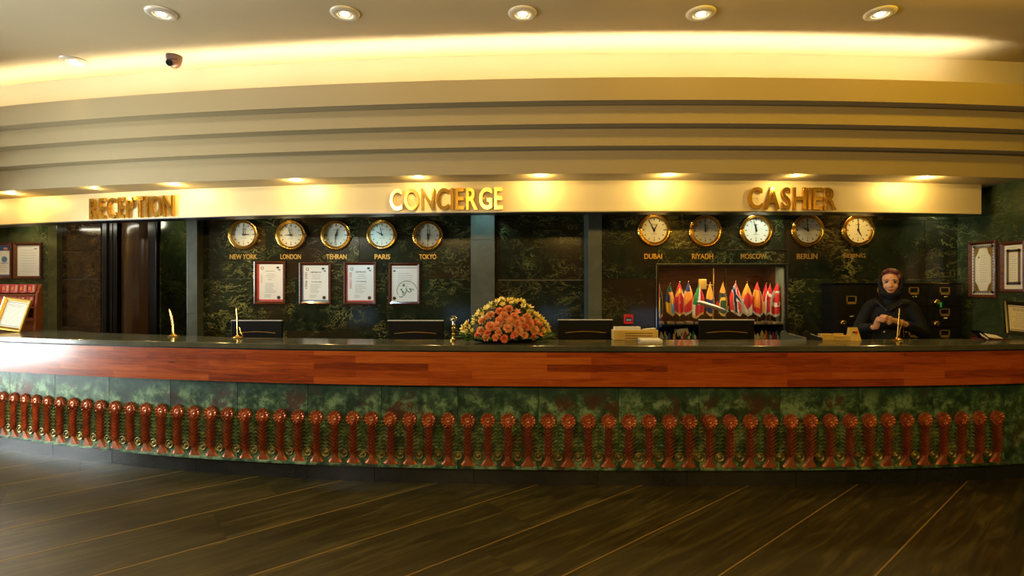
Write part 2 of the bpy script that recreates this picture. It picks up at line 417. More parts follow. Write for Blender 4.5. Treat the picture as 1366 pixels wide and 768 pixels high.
# ------------------------------------------------------------------ downlights
def downlight(x, y, label, group='round downlights in the ceiling above the desk', power=48, col=WARM, on=True):
    t = thing('downlight', label, 'ceiling light', (x, y, CEIL), group)
    T = Matrix()
    b = B(); b.lathe([(.060, -.012), (.066, -.022), (.100, -.017), (.116, -.008), (.118, 0), (.06, 0), (.060, -.012)], 32, None, cap=False)
    obj('trim_ring', b, M_LAMPRING, t, world=False, smooth=True)
    b = B(); b.lathe([(.0, -.008), (.060, -.010)], 24, cap=False); obj('reflector', b, M_LAMPRING, t, world=False, smooth=True)
    b = B(); b.sphere((0, 0, -.014), (.034, .034, .008)); obj('bulb', b, M_LAMPFACE, t, world=False, smooth=True)
    lamp('SPOT', 'downlight_beam', (x, y, CEIL - .05), power, col, aim=(x, y + .05, 0), spot_size=R(46), spot_blend=.9, shadow_soft_size=.05)
    return t
for px, lab in ((215, 'white round downlight on ceiling, leftmost of the front row above RECEPTION'), (460, 'white round downlight on ceiling, second of front row from the left'),
                (697, 'white round downlight on ceiling above the flower arrangement, middle of front row'), (935, 'white round downlight on ceiling, second of front row from the right'),
                (1174, 'white round downlight on ceiling, rightmost of the front row above CASHIER')):
    downlight(PX(px, 4.28), 4.28, lab)
downlight(-4.32, 5.17, 'white round downlight near the cove at far left, behind the front row', power=14)

# dome security camera
t = thing('security_camera', 'dark dome security camera under the ceiling near the cove, left of centre', 'camera', (-3.27, 5.08, CEIL))
b = B(); b.lathe([(.072, 0), (.072, -.02), (.066, -.045)], 24); obj('mount', b, mat('camera_brown', (.09, .045, .03), .35), t, world=False, smooth='auto')
b = B(); b.sphere((0, 0, -.055), (.062, .062, .062)); obj('dome', b, mat('camera_housing', (.13, .06, .04), .25), t, world=False, smooth=True)
b = B(); b.lathe([(.030, 0), (.030, .018), (.022, .020), (.018, .012), (0, .012)], 20, Matrix.Translation((-.012, -.047, -.082)) @ Matrix.Rotation(R(118), 4, 'X')); obj('lens', b, M_BLACK, t, world=False, smooth='auto')

# ------------------------------------------------------------------ sign spots in the soffit
def soffit_spot(px, power, label):
    y0 = arcY(0, SR, SY); x = PX(px, 5.3)
    for _ in range(6): y0 = arcY(x, SR, SY) - .26; x = PX(px, y0 + .1)
    t = thing('soffit_spotlight', label, 'spotlight', (x, y0, 2.617), 'small spotlights in the soffit above the sign panel')
    b = B(); b.lathe([(.020, 0), (.026, -.003), (.030, 0)], 20, cap=False); obj('trim_ring', b, M_LAMPRING, t, world=False, smooth=True)
    b = B(); b.lathe([(0, -.001), (.020, -.001)], 16, cap=False); obj('bulb', b, M_DIMBULB, t, world=False)
    lamp('POINT', 'soffit_glow', (x, y0, 2.590), power * 1.15, (1.0, .70, .24), shadow_soft_size=.022)
for px, pw, where in ((-60, 9, 'left of the frame edge'), (25, 9, 'at the far left end of the sign panel'), (135, 2.5, 'above the letters RECEPTION'), (240, 8, 'just right of RECEPTION'), (400, 9, 'midway between RECEPTION and CONCIERGE'),
                      (560, 6, 'above the letters CONCIERGE'), (720, 9, 'just right of CONCIERGE'), (888, 10, 'midway between CONCIERGE and CASHIER'), (1055, 4, 'above the letters CASHIER'), (1225, 11, 'between CASHIER and the right end of the panel')):
    soffit_spot(px, pw, 'small brass-ringed spotlight in the soffit ' + where)

# wall washers over the clocks (small fixtures under the inner ceiling)
def wall_wash(x, y, power, col, label):
    t = thing('wall_washer', label, 'spotlight', (x, y, 2.63), 'small ceiling spotlights behind the sign panel')
    b = B(); b.lathe([(.03, 0), (.04, -.03), (.045, -.03), (.045, 0)], 16, cap=False); obj('housing', b, M_STEEL, t, world=False, smooth='auto')
    b = B(); b.lathe([(0, -.02), (.03, -.02)], 12, cap=False); obj('bulb', b, M_LAMPFACE, t, world=False)
    lamp('SPOT', 'wall_wash_beam', (x, y, 2.59), power, col, aim=(x, y + .28, 1.9), spot_size=R(95), spot_blend=.8, shadow_soft_size=.03)
wall_wash(PX(345, 6.3), 6.0, 34, WARM, 'ceiling spotlight above the NEW YORK and LONDON clocks')
wall_wash(PX(480, 6.3), 6.0, 34, (.5, .85, 1.0), 'ceiling spotlight above the TEHRAN and PARIS clocks')
wall_wash(PX(645, 6.3), 6.02, 14, (.45, .85, 1.0), 'ceiling spotlight above the slate pilaster right of TOKYO')
wall_wash(PX(893, 5.8), 5.68, 15, WARM2, 'ceiling spotlight above the DUBAI and RIYADH clocks')
wall_wash(PX(1030, 5.8), 5.68, 24, (.9, 1.0, .85), 'ceiling spotlight above the MOSCOW and BERLIN clocks')
wall_wash(PX(1165, 5.8), 5.68, 22, WARM2, 'ceiling spotlight above the BEIJING clock')
wall_wash(4.86, 5.86, 15, (.95, 1.0, .75), 'ceiling spotlight above the right-hand framed documents')
wall_wash(-6.55, 6.85, 12, (1, .85, .5), 'ceiling spotlight above the left-hand framed documents')

# ------------------------------------------------------------------ walls
def wall_tiles(parent, x0, x1, zs, xs, y, m, gap=.0055, th=.02, mats=None, tn='marble_slab'):
    """separate slabs on the wall face (facing -Y)"""
    out = []
    for i in range(len(zs) - 1):
        row = xs[i % len(xs)] if isinstance(xs[0], (list, tuple)) else xs
        cuts = [x0] + [c for c in row if x0 < c < x1] + [x1]
        for a, c in zip(cuts[:-1], cuts[1:]):
            w = (c - a) / 2 - gap / 2; h = (zs[i+1] - zs[i]) / 2 - gap / 2
            bb = B(); bb.box(-w, w, -th, 0, -h, h)
            o = obj(tn, bb, m if mats is None else mats[(i + len(out)) % len(mats)], parent, world=False)
            o.location = Vector(((a + c) / 2, y, (zs[i] + zs[i+1]) / 2)) - wloc(parent); out.append(o)
    return out
M_JOINT = mat('joint_grey', (.10, .11, .08), .5)
YA, YB = 6.6, 6.1
# left bay with five clocks
xa0, xa1 = PX(262, YA), PX(629, YA)
b = B(); b.box(xa0 - .1, xa1 + .02, YA, YA + .2, 0, 2.78); wl = struct('wall_back_left', b, M_JOINT)
zj = PZ(371.8, YA)
wall_tiles(wl, xa0 - .1, xa1, [0, zj - 1.30, zj - .65, zj, zj + .66, 2.78], [[PX(c, YA) for c in (330, 455, 570)], [PX(c, YA) for c in (384, 517)], [PX(c, YA) for c in (395, 516)], [PX(c, YA) for c in (356, 480)]], YA, M_MARBLE)
# niche bay (panel between two pilasters)
YN = 6.45
xn0, xn1 = PX(661, YN), PX(786, YN)
b = B(); b.box(xn0 - .1, xn1 + .1, YN, YN + .2, 0, 2.78); wn = struct('wall_back_middle', b, M_JOINT)
zj = PZ(373.5, YN)
wall_tiles(wn, xn0, xn1, [0, zj - .85, zj, PZ(297, YN), 2.78], [[]], YN, M_MARBLE)
for pz in (373.5, 297):
    b = B(); b.box(PX(664, YN), PX(783 if pz > 300 else 740, YN), YN - .026, YN - .019, PZ(pz, YN) - .006, PZ(pz, YN) + .006); o = obj('joint_strip', b, M_STEEL, wn)
# right bay, with an opening for the flag niche
NX0, NX1, NZ0, NZ1 = PX(877, YB), PX(1046, YB), .90, PZ(354, YB)
xb0, xb1 = PX(802, YB), XR
b = B()
b.box(xb0 - .08, NX0, YB, YB + .2, 0, 2.78); b.box(NX1, xb1, YB, YB + .2, 0, 2.78)
b.box(NX0, NX1, YB, YB + .2, 0, NZ0); b.box(NX0, NX1, YB, YB + .2, NZ1, 2.78)
wr = struct('wall_back_right', b, M_JOINT)
z1 = PZ(371.5, YB); z2 = PZ(293.5, YB)
wall_tiles(wr, xb0, NX0, [0, z1 - .68, z1, z2, 2.78], [[], [], [], [PX(850, YB)]], YB, M_MARBLE)
wall_tiles(wr, NX1, xb1, [0, z1 - .68, z1, z2, 2.78], [[PX(1111, YB), PX(1200, YB)], [PX(1111, YB), PX(1200, YB)], [PX(1139, YB), PX(1232, YB)], [PX(1100, YB), PX(1235, YB)]], YB, M_MARBLE)
wall_tiles(wr, NX0, NX1, [NZ1, PZ(333, YB), z2, 2.78], [[PX(968, YB)], [PX(930, YB)], [PX(970, YB)]], YB, M_MARBLE)
wall_tiles(wr, NX0, NX1, [0, NZ0], [[]], YB, M_MARBLE)
b = B(); b.box(PX(968, YB), PX(1051, YB), YB - .03, YB - .018, PZ(333.3, YB) - .004, PZ(333.3, YB) + .004); b.box(PX(1051, YB) - .004, PX(1051, YB) + .004, YB - .03, YB - .018, PZ(352, YB), PZ(333.3, YB)); obj('cable_trunking', b, M_STEEL, wr)
# pilasters
def pilaster(name, x0, x1, y0, y1, zc, m=M_PILASTER):
    b = B(); b.box(x0 + .004, x1 - .004, y0 + .006, y1, 0, 2.78); w = struct(name, b, M_JOINT)
    for k in range(len(zc) - 1):
        bb = B(); hw = (x1 - x0) / 2; hh = (zc[k+1] - zc[k]) / 2 - .0015
        bb.box(-hw, hw, -(y1 - y0) / 2, (y1 - y0) / 2, -hh, hh, bev=.004); o = obj('marble_slab', bb, m, w, world=False); o.location = ((x0 + x1) / 2, (y0 + y1) / 2 - .001, (zc[k] + zc[k+1]) / 2)
    return w
pilaster('pilaster_1', PX(628, 6.3), PX(660, 6.3), 6.3, 6.6, [0, 1.0, PZ(320, 6.3), 2.78])
pilaster('pilaster_2', PX(785, 6.05), PX(803, 6.05), 6.05, 6.5, [0, 1.2, 2.78])
pilaster('pilaster_3', PX(249, 6.45), PX(263, 6.45), 6.45, 6.9, [0, 1.2, 2.78])
# far-left: recess, door, walls
YL = 7.2
xl1 = PX(250, 7.9)
b = B(); b.box(-7.2, PX(66, YL), YL, YL + .2, 0, 2.78); w0 = struct('wall_back_far_left', b, M_JOINT)
zl = PZ(372.5, YL)
wall_tiles(w0, -7.18, PX(66, YL), [0, zl - .66, zl + .30, 2.1, 2.78], [[-6.9]], YL, M_MARBLE_SIDE)
pilaster('pilaster_4', PX(64, 7.1), PX(76, 7.1), 7.1, 7.3, [0, 1.2, 2.78], marble('olive_marble', (.035, .035, .012), (.07, .07, .025), (.2, .18, .05), amount=.5))
# brown marble panels left of the door
b = B(); b.box(PX(75, YL), PX(136, YL), YL, YL + .2, 0, 2.78); w1 = struct('wall_back_door_side', b, M_JOINT)
wall_tiles(w1, PX(75, YL), PX(136, YL), [0, 1.0, PZ(372.5, YL), PZ(336, YL), 2.78], [[]], YL, M_MARBLE_BROWN)
b = B(); b.box(PX(76, YL), PX(135, YL), YL - .027, YL - .019, PZ(372.5, YL) - .006, PZ(372.5, YL) + .006); obj('joint_strip', b, M_STEEL, w1)
# door frame and the curved polished leaf
b = B(); b.box(PX(136, 7.05), PX(142, 7.05), 7.05, 7.2, 0, 2.6, bev=.004); b.box(PX(142.5, 7.05), PX(147.5, 7.05), 7.08, 7.2, 0, 2.6, bev=.004); b.box(PX(151, 7.05), PX(156, 7.05), 7.05, 7.2, 0, 2.6, bev=.004)
fr = struct('door_1', b, M_BLACKM)
b = B(); b.box(PX(147.8, 7.1), PX(150.6, 7.1), 7.13, 7.2, 0, 2.6); obj('glass_strip', b, mat('door_edge_metal', (.45, .42, .2), .25, .9), fr)
# convex lift-style leaf, 156..205
xc0, xc1 = PX(156, 6.98), PX(205, 6.98)
b = B(); seg = 16; cxx = (xc0 + xc1) / 2; hw = (xc1 - xc0) / 2
vs = []; fs = []; uv = []
for i in range(seg + 1):
    a = -1 + 2 * i / seg; yy = 7.06 - .10 * (1 - a * a)
    vs += [(cxx + a * hw, yy, 0), (cxx + a * hw, yy, 2.55)]
for i in range(seg): fs.append((2*i, 2*i+2, 2*i+3, 2*i+1))
vs += [(xc1, 7.25, 0), (xc1, 7.25, 2.55), (xc0, 7.25, 0), (xc0, 7.25, 2.55)]; k = 2 * (seg + 1)
fs += [(2*seg, k, k+1, 2*seg+1), (k+2, 0, 1, k+3), (k, k+2, k+3, k+1)]
fs.append(tuple([2*i+1 for i in range(seg+1)] + [k+1, k+3]))
b.add(vs, fs); M_LEAF = mat('polished_brown_leaf', (.05, .022, .008), .16)
g = N(M_LEAF); g.bump(g.noise(g.coord((40, 40, 1.2)), 1, 4, .6), .25, .004)
dl = struct('door_2', b, M_LEAF, smooth='auto')
b = B(); b.box(xc1 - .10, xc1 + .02, 7.0, 7.3, 0, 2.56, bev=.01); obj('door_edge', b, M_BLACKM, dl)
b = B(); b.box(PX(136, 7.05), PX(256, 7.05), 7.04, 7.3, 2.56, 2.78); struct('trim_8', b, M_BLACKM)
# side wall of the recess right of the leaf, running back
b = B(); xr0 = PX(206, 6.95)
b.box(xr0 - .06, xr0, 7.1, 8.4, 0, 2.78); ws = struct('wall_recess_left', b, M_JOINT)
for (ya, yb_) in ((7.05, 7.72), (7.72, 8.4)):
    for (za, zb) in ((0, .98), (.98, 1.62), (1.62, 2.56)):
        bb = B(); bb.box(-.01, .01, -(yb_ - ya)/2 + .0015, (yb_ - ya)/2 - .0015, -(zb - za)/2 + .002, (zb - za)/2 - .002)
        o = obj('marble_slab', bb, M_MARBLE_SIDE, ws, world=False); o.location = (xr0 + .01, (ya + yb_)/2, (za + zb)/2)
b = B(); b.box(-7.4, 5.4, 8.4, 8.6, 0, 2.85); struct('wall_back', b, M_MARBLE)
b = B(); b.box(xa0 - .12, xa0 - .02, 6.8, 8.4, 0, 2.78); struct('wall_recess_right', b, M_MARBLE)
lamp('POINT', 'recess_lamp', (-4.35, 7.55, 2.45), 6, (1, .95, .62), shadow_soft_size=.08)
# LED tube behind the sign panel, seen mirrored in the polished stone
t = thing('linear_lamp', 'slim tube lamp fixed behind the sign panel above RECEPTION', 'lamp', (-5.4, 6.68, 2.40))
b = B(); b.box(-6.45, -5.0, 6.66, 6.70, 2.395, 2.43); obj('housing', b, M_STEEL, t)
b = B(); b.tube([(-6.42, 6.68, 2.375), (-5.03, 6.68, 2.375)], .012); obj('tube', b, M_TUBEFACE, t)
# right side wall
b = B(); b.box(XR, XR + .2, -4.0, 8.4, 0, CEIL); wrt = struct('wall_right', b, M_JOINT)
for i, (za, zb) in enumerate(((0, z1 - .68), (z1 - .68, z1), (z1, z2), (z2, 2.9), (2.9, CEIL))):
    y = 5.32 - .6 * 4 + (i % 2) * .0
    cuts = [2.0, 2.9, 3.7, 4.5, 5.28] + [6.1]
    for ya, yb_ in zip(cuts[:-1], cuts[1:]):
        bb = B(); bb.box(-.01, .01, -(yb_ - ya)/2 + .0015, (yb_ - ya)/2 - .0015, -(zb - za)/2 + .002, (zb - za)/2 - .002)
        o = obj('marble_slab', bb, M_MARBLE_SIDE, wrt, world=False); o.location = (XR - .01, (ya + yb_)/2, (za + zb)/2)
b = B(); XW = -7.2
b.box(XW - .2, XW, -4.0, 2.9, 0, CEIL); b.box(XW - .2, XW, 4.95, 8.4, 0, CEIL); b.box(XW - .2, XW, 2.9, 4.95, 2.42, CEIL); b.box(XW - .2, XW, 2.9, 4.95, 0, .46); struct('wall_left', b, M_COVE)
b = B()
for y in (2.9, 3.9, 4.89): b.box(XW - .12, XW - .04, y, y + .06, .46, 2.42)
b.box(XW - .12, XW - .04, 2.9, 4.95, .46, .52); b.box(XW - .12, XW - .04, 2.9, 4.95, 2.36, 2.42); b.box(XW - .11, XW - .05, 2.9, 4.95, 1.38, 1.43)
wf = struct('window_1', b, M_STEEL)
for ya, yb_ in ((2.96, 3.9), (3.96, 4.89)): b = B(); b.box(XW - .084, XW - .076, ya, yb_, .52, 2.36); obj('pane', b, M_GLASS, wf)

# ------------------------------------------------------------------ the long curved reception counter
PT = [(-6.30,5.57),(-5.76,5.29),(-5.20,5.05),(-4.63,4.845),(-4.056,4.662),(-3.441,4.486),(-2.817,4.334),(-2.204,4.216),(-1.605,4.13),(-1.012,4.072),
      (-0.415,4.034),(0.201,4.01),(0.811,3.996),(1.422,3.99),(2.037,3.994),(2.649,4.013),(3.249,4.054),(3.864,4.123),(4.46,4.22),(5.15,4.36)]
K0 = 3                                           # index of the first fully visible panel edge
def C(s):
    i = max(0, min(len(PT) - 2, int(math.floor(s)))); t = s - i
    g_ = lambda k: Vector(PT[k]) if 0 <= k < len(PT) else (2*Vector(PT[0]) - Vector(PT[1]) if k < 0 else 2*Vector(PT[-1]) - Vector(PT[-2]))
    p0, p1, p2, p3 = g_(i-1), g_(i), g_(i+1), g_(i+2)
    return .5 * ((2*p1) + (-p0+p2)*t + (2*p0-5*p1+4*p2-p3)*t*t + (-p0+3*p1-3*p2+p3)*t**3)
def Cn(s):
    d = (C(min(s+.02, len(PT)-1)) - C(max(s-.02, 0))).normalized(); return Vector((d.y, -d.x))     # outward, to the lobby
SM = [i / 6 for i in range(0, (len(PT) - 1) * 6 + 1)]
def off(s, o): p = C(s) + Cn(s) * o; return p
def over(s): return .07 + max(0, (6.5 - s)) * .024
counter = thing('reception_counter', 'long curved reception counter with dark stone top, red wood band and green bronze front panels', 'counter', (0.2, 4.2, 0))
def strip(b, inner, outer, z0, z1, ss=SM, mi=0, maxx=5.155):
    vs = []; L = 0; us = []; prev = None
    for s in ss:
        a, c = outer(s), inner(s)
        if prev is not None: L += (a - prev).length
        prev = a.copy(); us.append(L)
        for p, z in ((a, z0), (a, z1), (c, z1), (c, z0)): vs.append((min(p.x, maxx), p.y, z))
    fs = []; uv = []
    for i in range(len(ss) - 1):
        for k in range(4):
            fs.append((i*4+k, (i+1)*4+k, (i+1)*4+(k+1) % 4, i*4+(k+1) % 4))
            va = [(0, z1 - z0), (0, .5), (0, z1 - z0), (0, .5)][k]
            uv.append([(us[i], va[0]), (us[i+1], va[0]), (us[i+1], va[1]), (us[i], va[1])])
    n = len(ss) - 1
    fs += [(0, 1, 2, 3), (n*4+3, n*4+2, n*4+1, n*4)]; uv += [[(0,0)]*4, [(0,0)]*4]
    b.add(vs, fs, mi, uv)
BK = [(-7.2, 6.8), (-5.33, 5.72), (-4.04, 5.11), (-2.42, 4.62), (-1.2, 4.47), (0, 4.40), (1.5, 4.41), (2.94, 4.455), (4.35, 4.47), (5.16, 4.56)]
def backY(x):
    for (xa, ya), (xb, yb_) in zip(BK[:-1], BK[1:]):
        if x <= xb: t = (x - xa) / (xb - xa); t2 = t; return ya + (yb_ - ya) * t2
    return BK[-1][1]
def back(s):
    p = C(s); d = .42
    q = p.copy()
    x = p.x - Cn(s).x * .45; return Vector((x, backY(x)))
SZ0, SZ1 = 1.037, 1.0865
b = B(); strip(b, back, lambda s: off(s, over(s)), SZ0 + .006, SZ1); o = obj('countertop', b, M_SLAB, counter)
bv = o.modifiers.new('b', 'BEVEL'); bv.width = .006; bv.segments = 2; bv.limit_method = 'ANGLE'; bv.angle_limit = R(50)
b = B(); strip(b, lambda s: off(s, -.06), lambda s: off(s, over(s) - .012), SZ0 - .002, SZ0 + .006); obj('shadow_gap', b, M_BLACK, counter)
b = B(); strip(b, lambda s: off(s, -.05), lambda s: off(s, over(s) - .006), .780, 1.035); obj('wood_band', b, M_WOOD, counter)
b = B(); strip(b, lambda s: off(s, -.10), lambda s: off(s, -.03), .14, .80); obj('carcass', b, M_BLACK, counter)
# plinth stones
tot = len(PT) - 1; s = 0; rp = random.Random(5); w_ = [.75, 1.05, 1.25, .9, 1.1, 1.3]; k = 0
while s < tot - .05:
    e = min(tot, s + w_[k % 6] * 1.25); ss = [s + (e - s) * i / 6 for i in range(7)]; ss[0] += .003; ss[-1] -= .003
    b = B(); strip(b, lambda q: off(q, -.16), lambda q: off(q, -.05), .0, .134, ss); obj('plinth_stone', b, M_PLINTH, counter); s = e; k += 1
# staff side back panel of the counter
b = B(); strip(b, lambda q: off(q, -.36 - max(0, 6.5 - q) * .03), lambda q: off(q, -.33), .0, SZ0 - .01); obj('inner_panel', b, M_BLACKM, counter)

# --- relief ornaments (shared meshes, local to a panel: x right, y out of the panel is -Y, z up)
def petal_fan(b, cx, cz, r, n=13, y0=-.006):
    """scalloped shell fan with a domed heart"""
    a0, a1 = R(-90), R(270)
    rings = [(.0, .016), (.22, .022), (.40, .020), (.44, .010), (.70, .013), (.90, .017), (1.0, .004)]
    m = n * 4
    vs = []; fs = []
    for k in range(m + 1):
        a = a0 + (a1 - a0) * k / m; ph = (k % 4) / 4
        ridge = abs(math.sin(math.pi * k / 4))
        for i, (q, h) in enumerate(rings):
            rr = r * q
            if i >= 4: rr *= (.93 + .07 * ridge) if i > 4 else 1
            hh = h + (.007 * ridge if i in (4, 5) else 0)
            vs.append((cx + rr * math.cos(a), y0 - hh, cz + rr * math.sin(a)))
    R_ = len(rings)
    for k in range(m):
        for i in range(R_ - 1): fs.append((k*R_+i, (k+1)*R_+i, (k+1)*R_+i+1, k*R_+i+1))
    b.add(vs, [f[::-1] for f in fs])
def leaf_pair(b, cx, z, w, drop, rise, t=.012, y0=-.006, up=True):
    """two leaves leaving the stem; up=True chevrons like a wheat ear"""
    for sx in (-1, 1):
        n = 5; vs = []; fs = []
        for i in range(n + 1):
            q = i / n; x = cx + sx * w * q
            zc = z + (rise * q ** .8 if up else rise * math.sin(q * math.pi * .62) - drop * q ** 3)
            th = t * (1 - q * .75) if up else t * (1 - q ** 2 * .8)
            h = (.030 - .010 * q) if up else (.012 + .006 * math.sin(q * math.pi))
            if up: vs += [(x, y0 - h * .22, zc - th * 1.5), (x, y0 - h, zc + th * .7), (x, y0 - h * .15, zc + th)]
            else: vs += [(x, y0 - h * .35, zc - th), (x, y0 - h, zc + th * .35), (x, y0 - h * .3, zc + th)]
        for i in range(n):
            for k in range(2):
                f = (i*3+k, (i+1)*3+k, (i+1)*3+k+1, i*3+k+1); fs.append(f if sx > 0 else f[::-1])
        b.add(vs, fs)
def palmette_mesh():
    b = B(); cz = .352; r = .059
    petal_fan(b, 0, cz, r)
    # chevron cradle under the fan
    for sx in (-1, 1):
        vs = [(0, -.044, cz - .044), (0, -.012, cz - .064), (sx*.054, -.012, cz - .018), (sx*.050, -.030, cz - .006), (sx*.028, -.040, cz - .020)]
        f = [(0, 1, 2, 4), (4, 2, 3)]; b.add(vs, f if sx > 0 else [q[::-1] for q in f])
    # stem body
    vs = [(-.036, -.004, .055), (-.010, -.020, .055), (.010, -.020, .055), (.036, -.004, .055), (-.034, -.004, cz - .03), (-.008, -.020, cz - .03), (.008, -.020, cz - .03), (.034, -.004, cz - .03)]
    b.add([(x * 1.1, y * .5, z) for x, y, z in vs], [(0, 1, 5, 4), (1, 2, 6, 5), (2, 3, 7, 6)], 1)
    for i in range(9): leaf_pair(b, 0, .070 + i * .0275, .043, 0, .034, .0062, y0=-.008)
    # flared foot
    vs = []; n = 8
    for i in range(n + 1):
        q = i / n; w = .020 + .052 * (1 - q) ** 1.6; z = -.004 + .085 * q; h = .006 + .018 * q
        vs += [(-w, -.003, z), (-w * .55, -.006 - h, z + .002), (w * .55, -.006 - h, z + .002), (w, -.003, z)]
    fs = []
    for i in range(n):
        for k in range(3): fs.append((i*4+k, i*4+k+1, (i+1)*4+k+1, (i+1)*4+k))
    b.add(vs, fs); b.v = [(x, y, z + .022) for x, y, z in b.v]
    return b
def frond_mesh():
    b = B(); b.add([(-.005, -.004, .14), (0, -.016, .14), (.005, -.004, .14), (-.005, -.004, .37), (0, -.014, .37), (.005, -.004, .37)], [(0, 1, 4, 3), (1, 2, 5, 4)])
    for i in range(8): leaf_pair(b, 0, .144 + i * .0290, .038, .024, .016, .0088, up=False)
    return b
def rosette_mesh():
    b = B(); T = Matrix.Rotation(R(90), 4, 'X')
    b.lathe([(.037, 0), (.038, .012), (.033, .020), (.027, .018), (.024, .010), (.016, .010), (.013, .019), (.006, .022), (0, .022)], 20, T, cap=False); return b
def plain_mesh(b, name, m):
    me = bpy.data.meshes.new(name); me.from_pydata(b.v, [], b.f)
    for q in (m if isinstance(m, list) else [m]): me.materials.append(q)
    me.polygons.foreach_set('material_index', b.m); me.validate(); return me
ME_PAL = plain_mesh(palmette_mesh(), 'palmette', [M_COPPER, mat('recess_shade_copper', (.15, .036, .012), .45, .3)])  # second copper darkened to paint the shade of the stem hollows
ME_FRO = plain_mesh(frond_mesh(), 'frond', M_FROND)
ME_ROS = plain_mesh(rosette_mesh(), 'rosette', M_ROS); ME_ROS.shade_smooth()
b = B(); b.box(.002, .608, -.005, .03, 0, .66)
# wavy lower lip
vs = []; n = 48
for i in range(n + 1):
    x = .002 + .606 * i / n; w = .004 * abs(math.cos(math.pi * x / .1525))
    vs += [(x, -.006, -.001), (x, -.022, .004), (x, -.022, .014 + w), (x, -.006, .026 + w)]
fs = []
for i in range(n):
    for k in range(3): fs.append((i*4+k, (i+1)*4+k, (i+1)*4+k+1, i*4+k+1))
b.add(vs, fs); ME_PANEL = plain_mesh(b, 'bronze_panel', M_PATINA)
b = B(); b.box(.002, .608, -.005, .03, 0, .66); ME_PLAIN = plain_mesh(b, 'bronze_panel_plain', M_PATINA)
for i in range(len(PT) - 1):
    p, q = Vector((*PT[i], .134)), Vector((*PT[i+1], .134)); L = (q - p).length; d = (q - p).normalized()
    relief = i < 17
    o = bpy.data.objects.new('bronze_panel', ME_PANEL if relief else ME_PLAIN); COL.objects.link(o); o.parent = counter
    o.location = p - counter.location; o.rotation_euler = (0, 0, math.atan2(d.y, d.x)); o.scale = (L / .61, 1, 1)
    if not relief: continue
    for k in range(4):
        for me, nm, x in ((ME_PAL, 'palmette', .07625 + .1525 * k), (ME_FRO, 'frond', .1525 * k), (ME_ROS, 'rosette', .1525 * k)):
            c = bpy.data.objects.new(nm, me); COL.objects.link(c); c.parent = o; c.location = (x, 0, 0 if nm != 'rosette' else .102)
            if nm == 'frond' and k == 0: c.location.y = -.004
            if nm == 'rosette': c.rotation_euler = (0, rp.uniform(0, 6), 0)

# ------------------------------------------------------------------ sign letters on the curved panel
def sign(word, px0, px1, pzc, hpx, label):
    x0 = PX(px0, 5.4); 
    for _ in range(8): x0 = PX(px0, arcY(x0, SR, SY))
    x1 = PX(px1, 5.4)
    for _ in range(8): x1 = PX(px1, arcY(x1, SR, SY))
    xc = (x0 + x1) / 2; yc = arcY(xc, SR, SY); z = PZ(pzc, yc); h = hpx * yc / 700
    t = thing('lettering', label, 'sign', (xc, yc, z))
    wdt = []
    for ch in word:
        vs, fs = textmesh(ch, 1, 0, 0); xs = [v.x for v in vs]; wdt.append((max(xs) - min(xs)))
    gap = .15; tw = sum(wdt) + gap * (len(word) - 1); k = (x1 - x0) / tw; cx = x0
    for ch, w in zip(word, wdt):
        c = cx + w * k / 2; y = arcY(c, SR, SY); a = math.atan2(arcY(c + .01, SR, SY) - arcY(c - .01, SR, SY), .02)
        bb = B(); vs, fs = textmesh(ch, 1, .012, .016, bevel=.0025)
        v0, _ = textmesh(ch, 1, 0, 0); xs = [v.x for v in v0]; ys = [v.y for v in v0]; mx = (max(xs)+min(xs))/2; my = (max(ys)+min(ys))/2; ky = h / (max(ys)-min(ys)); kx = w * k / (max(xs)-min(xs))
        bb.add([((v.x-mx)*kx, -v.z - .022, (v.y-my)*ky) for v in vs], fs)
        for sx_ in (-.3, .3): bb.tube([(sx_*w*k*.6, .002, 0), (sx_*w*k*.6, -.02, 0)], .003, 5)
        o = obj('letter', bb, M_BRASS_SIGN, t, world=False); o.location = (c - xc, y - yc, (arcY(c, SR, SY) - yc) * 0); o.rotation_euler = (0, 0, a)
        cx += (w + gap) * k
sign('RECEPTION', 123, 234, 277, 26.5, 'raised gold letters reading RECEPTION on the sign panel')
sign('CONCIERGE', 522, 670.5, 266, 27.5, 'raised gold letters reading CONCIERGE on the sign panel')
sign('CASHIER', 997.5, 1112, 265.2, 28, 'raised gold letters reading CASHIER on the sign panel')

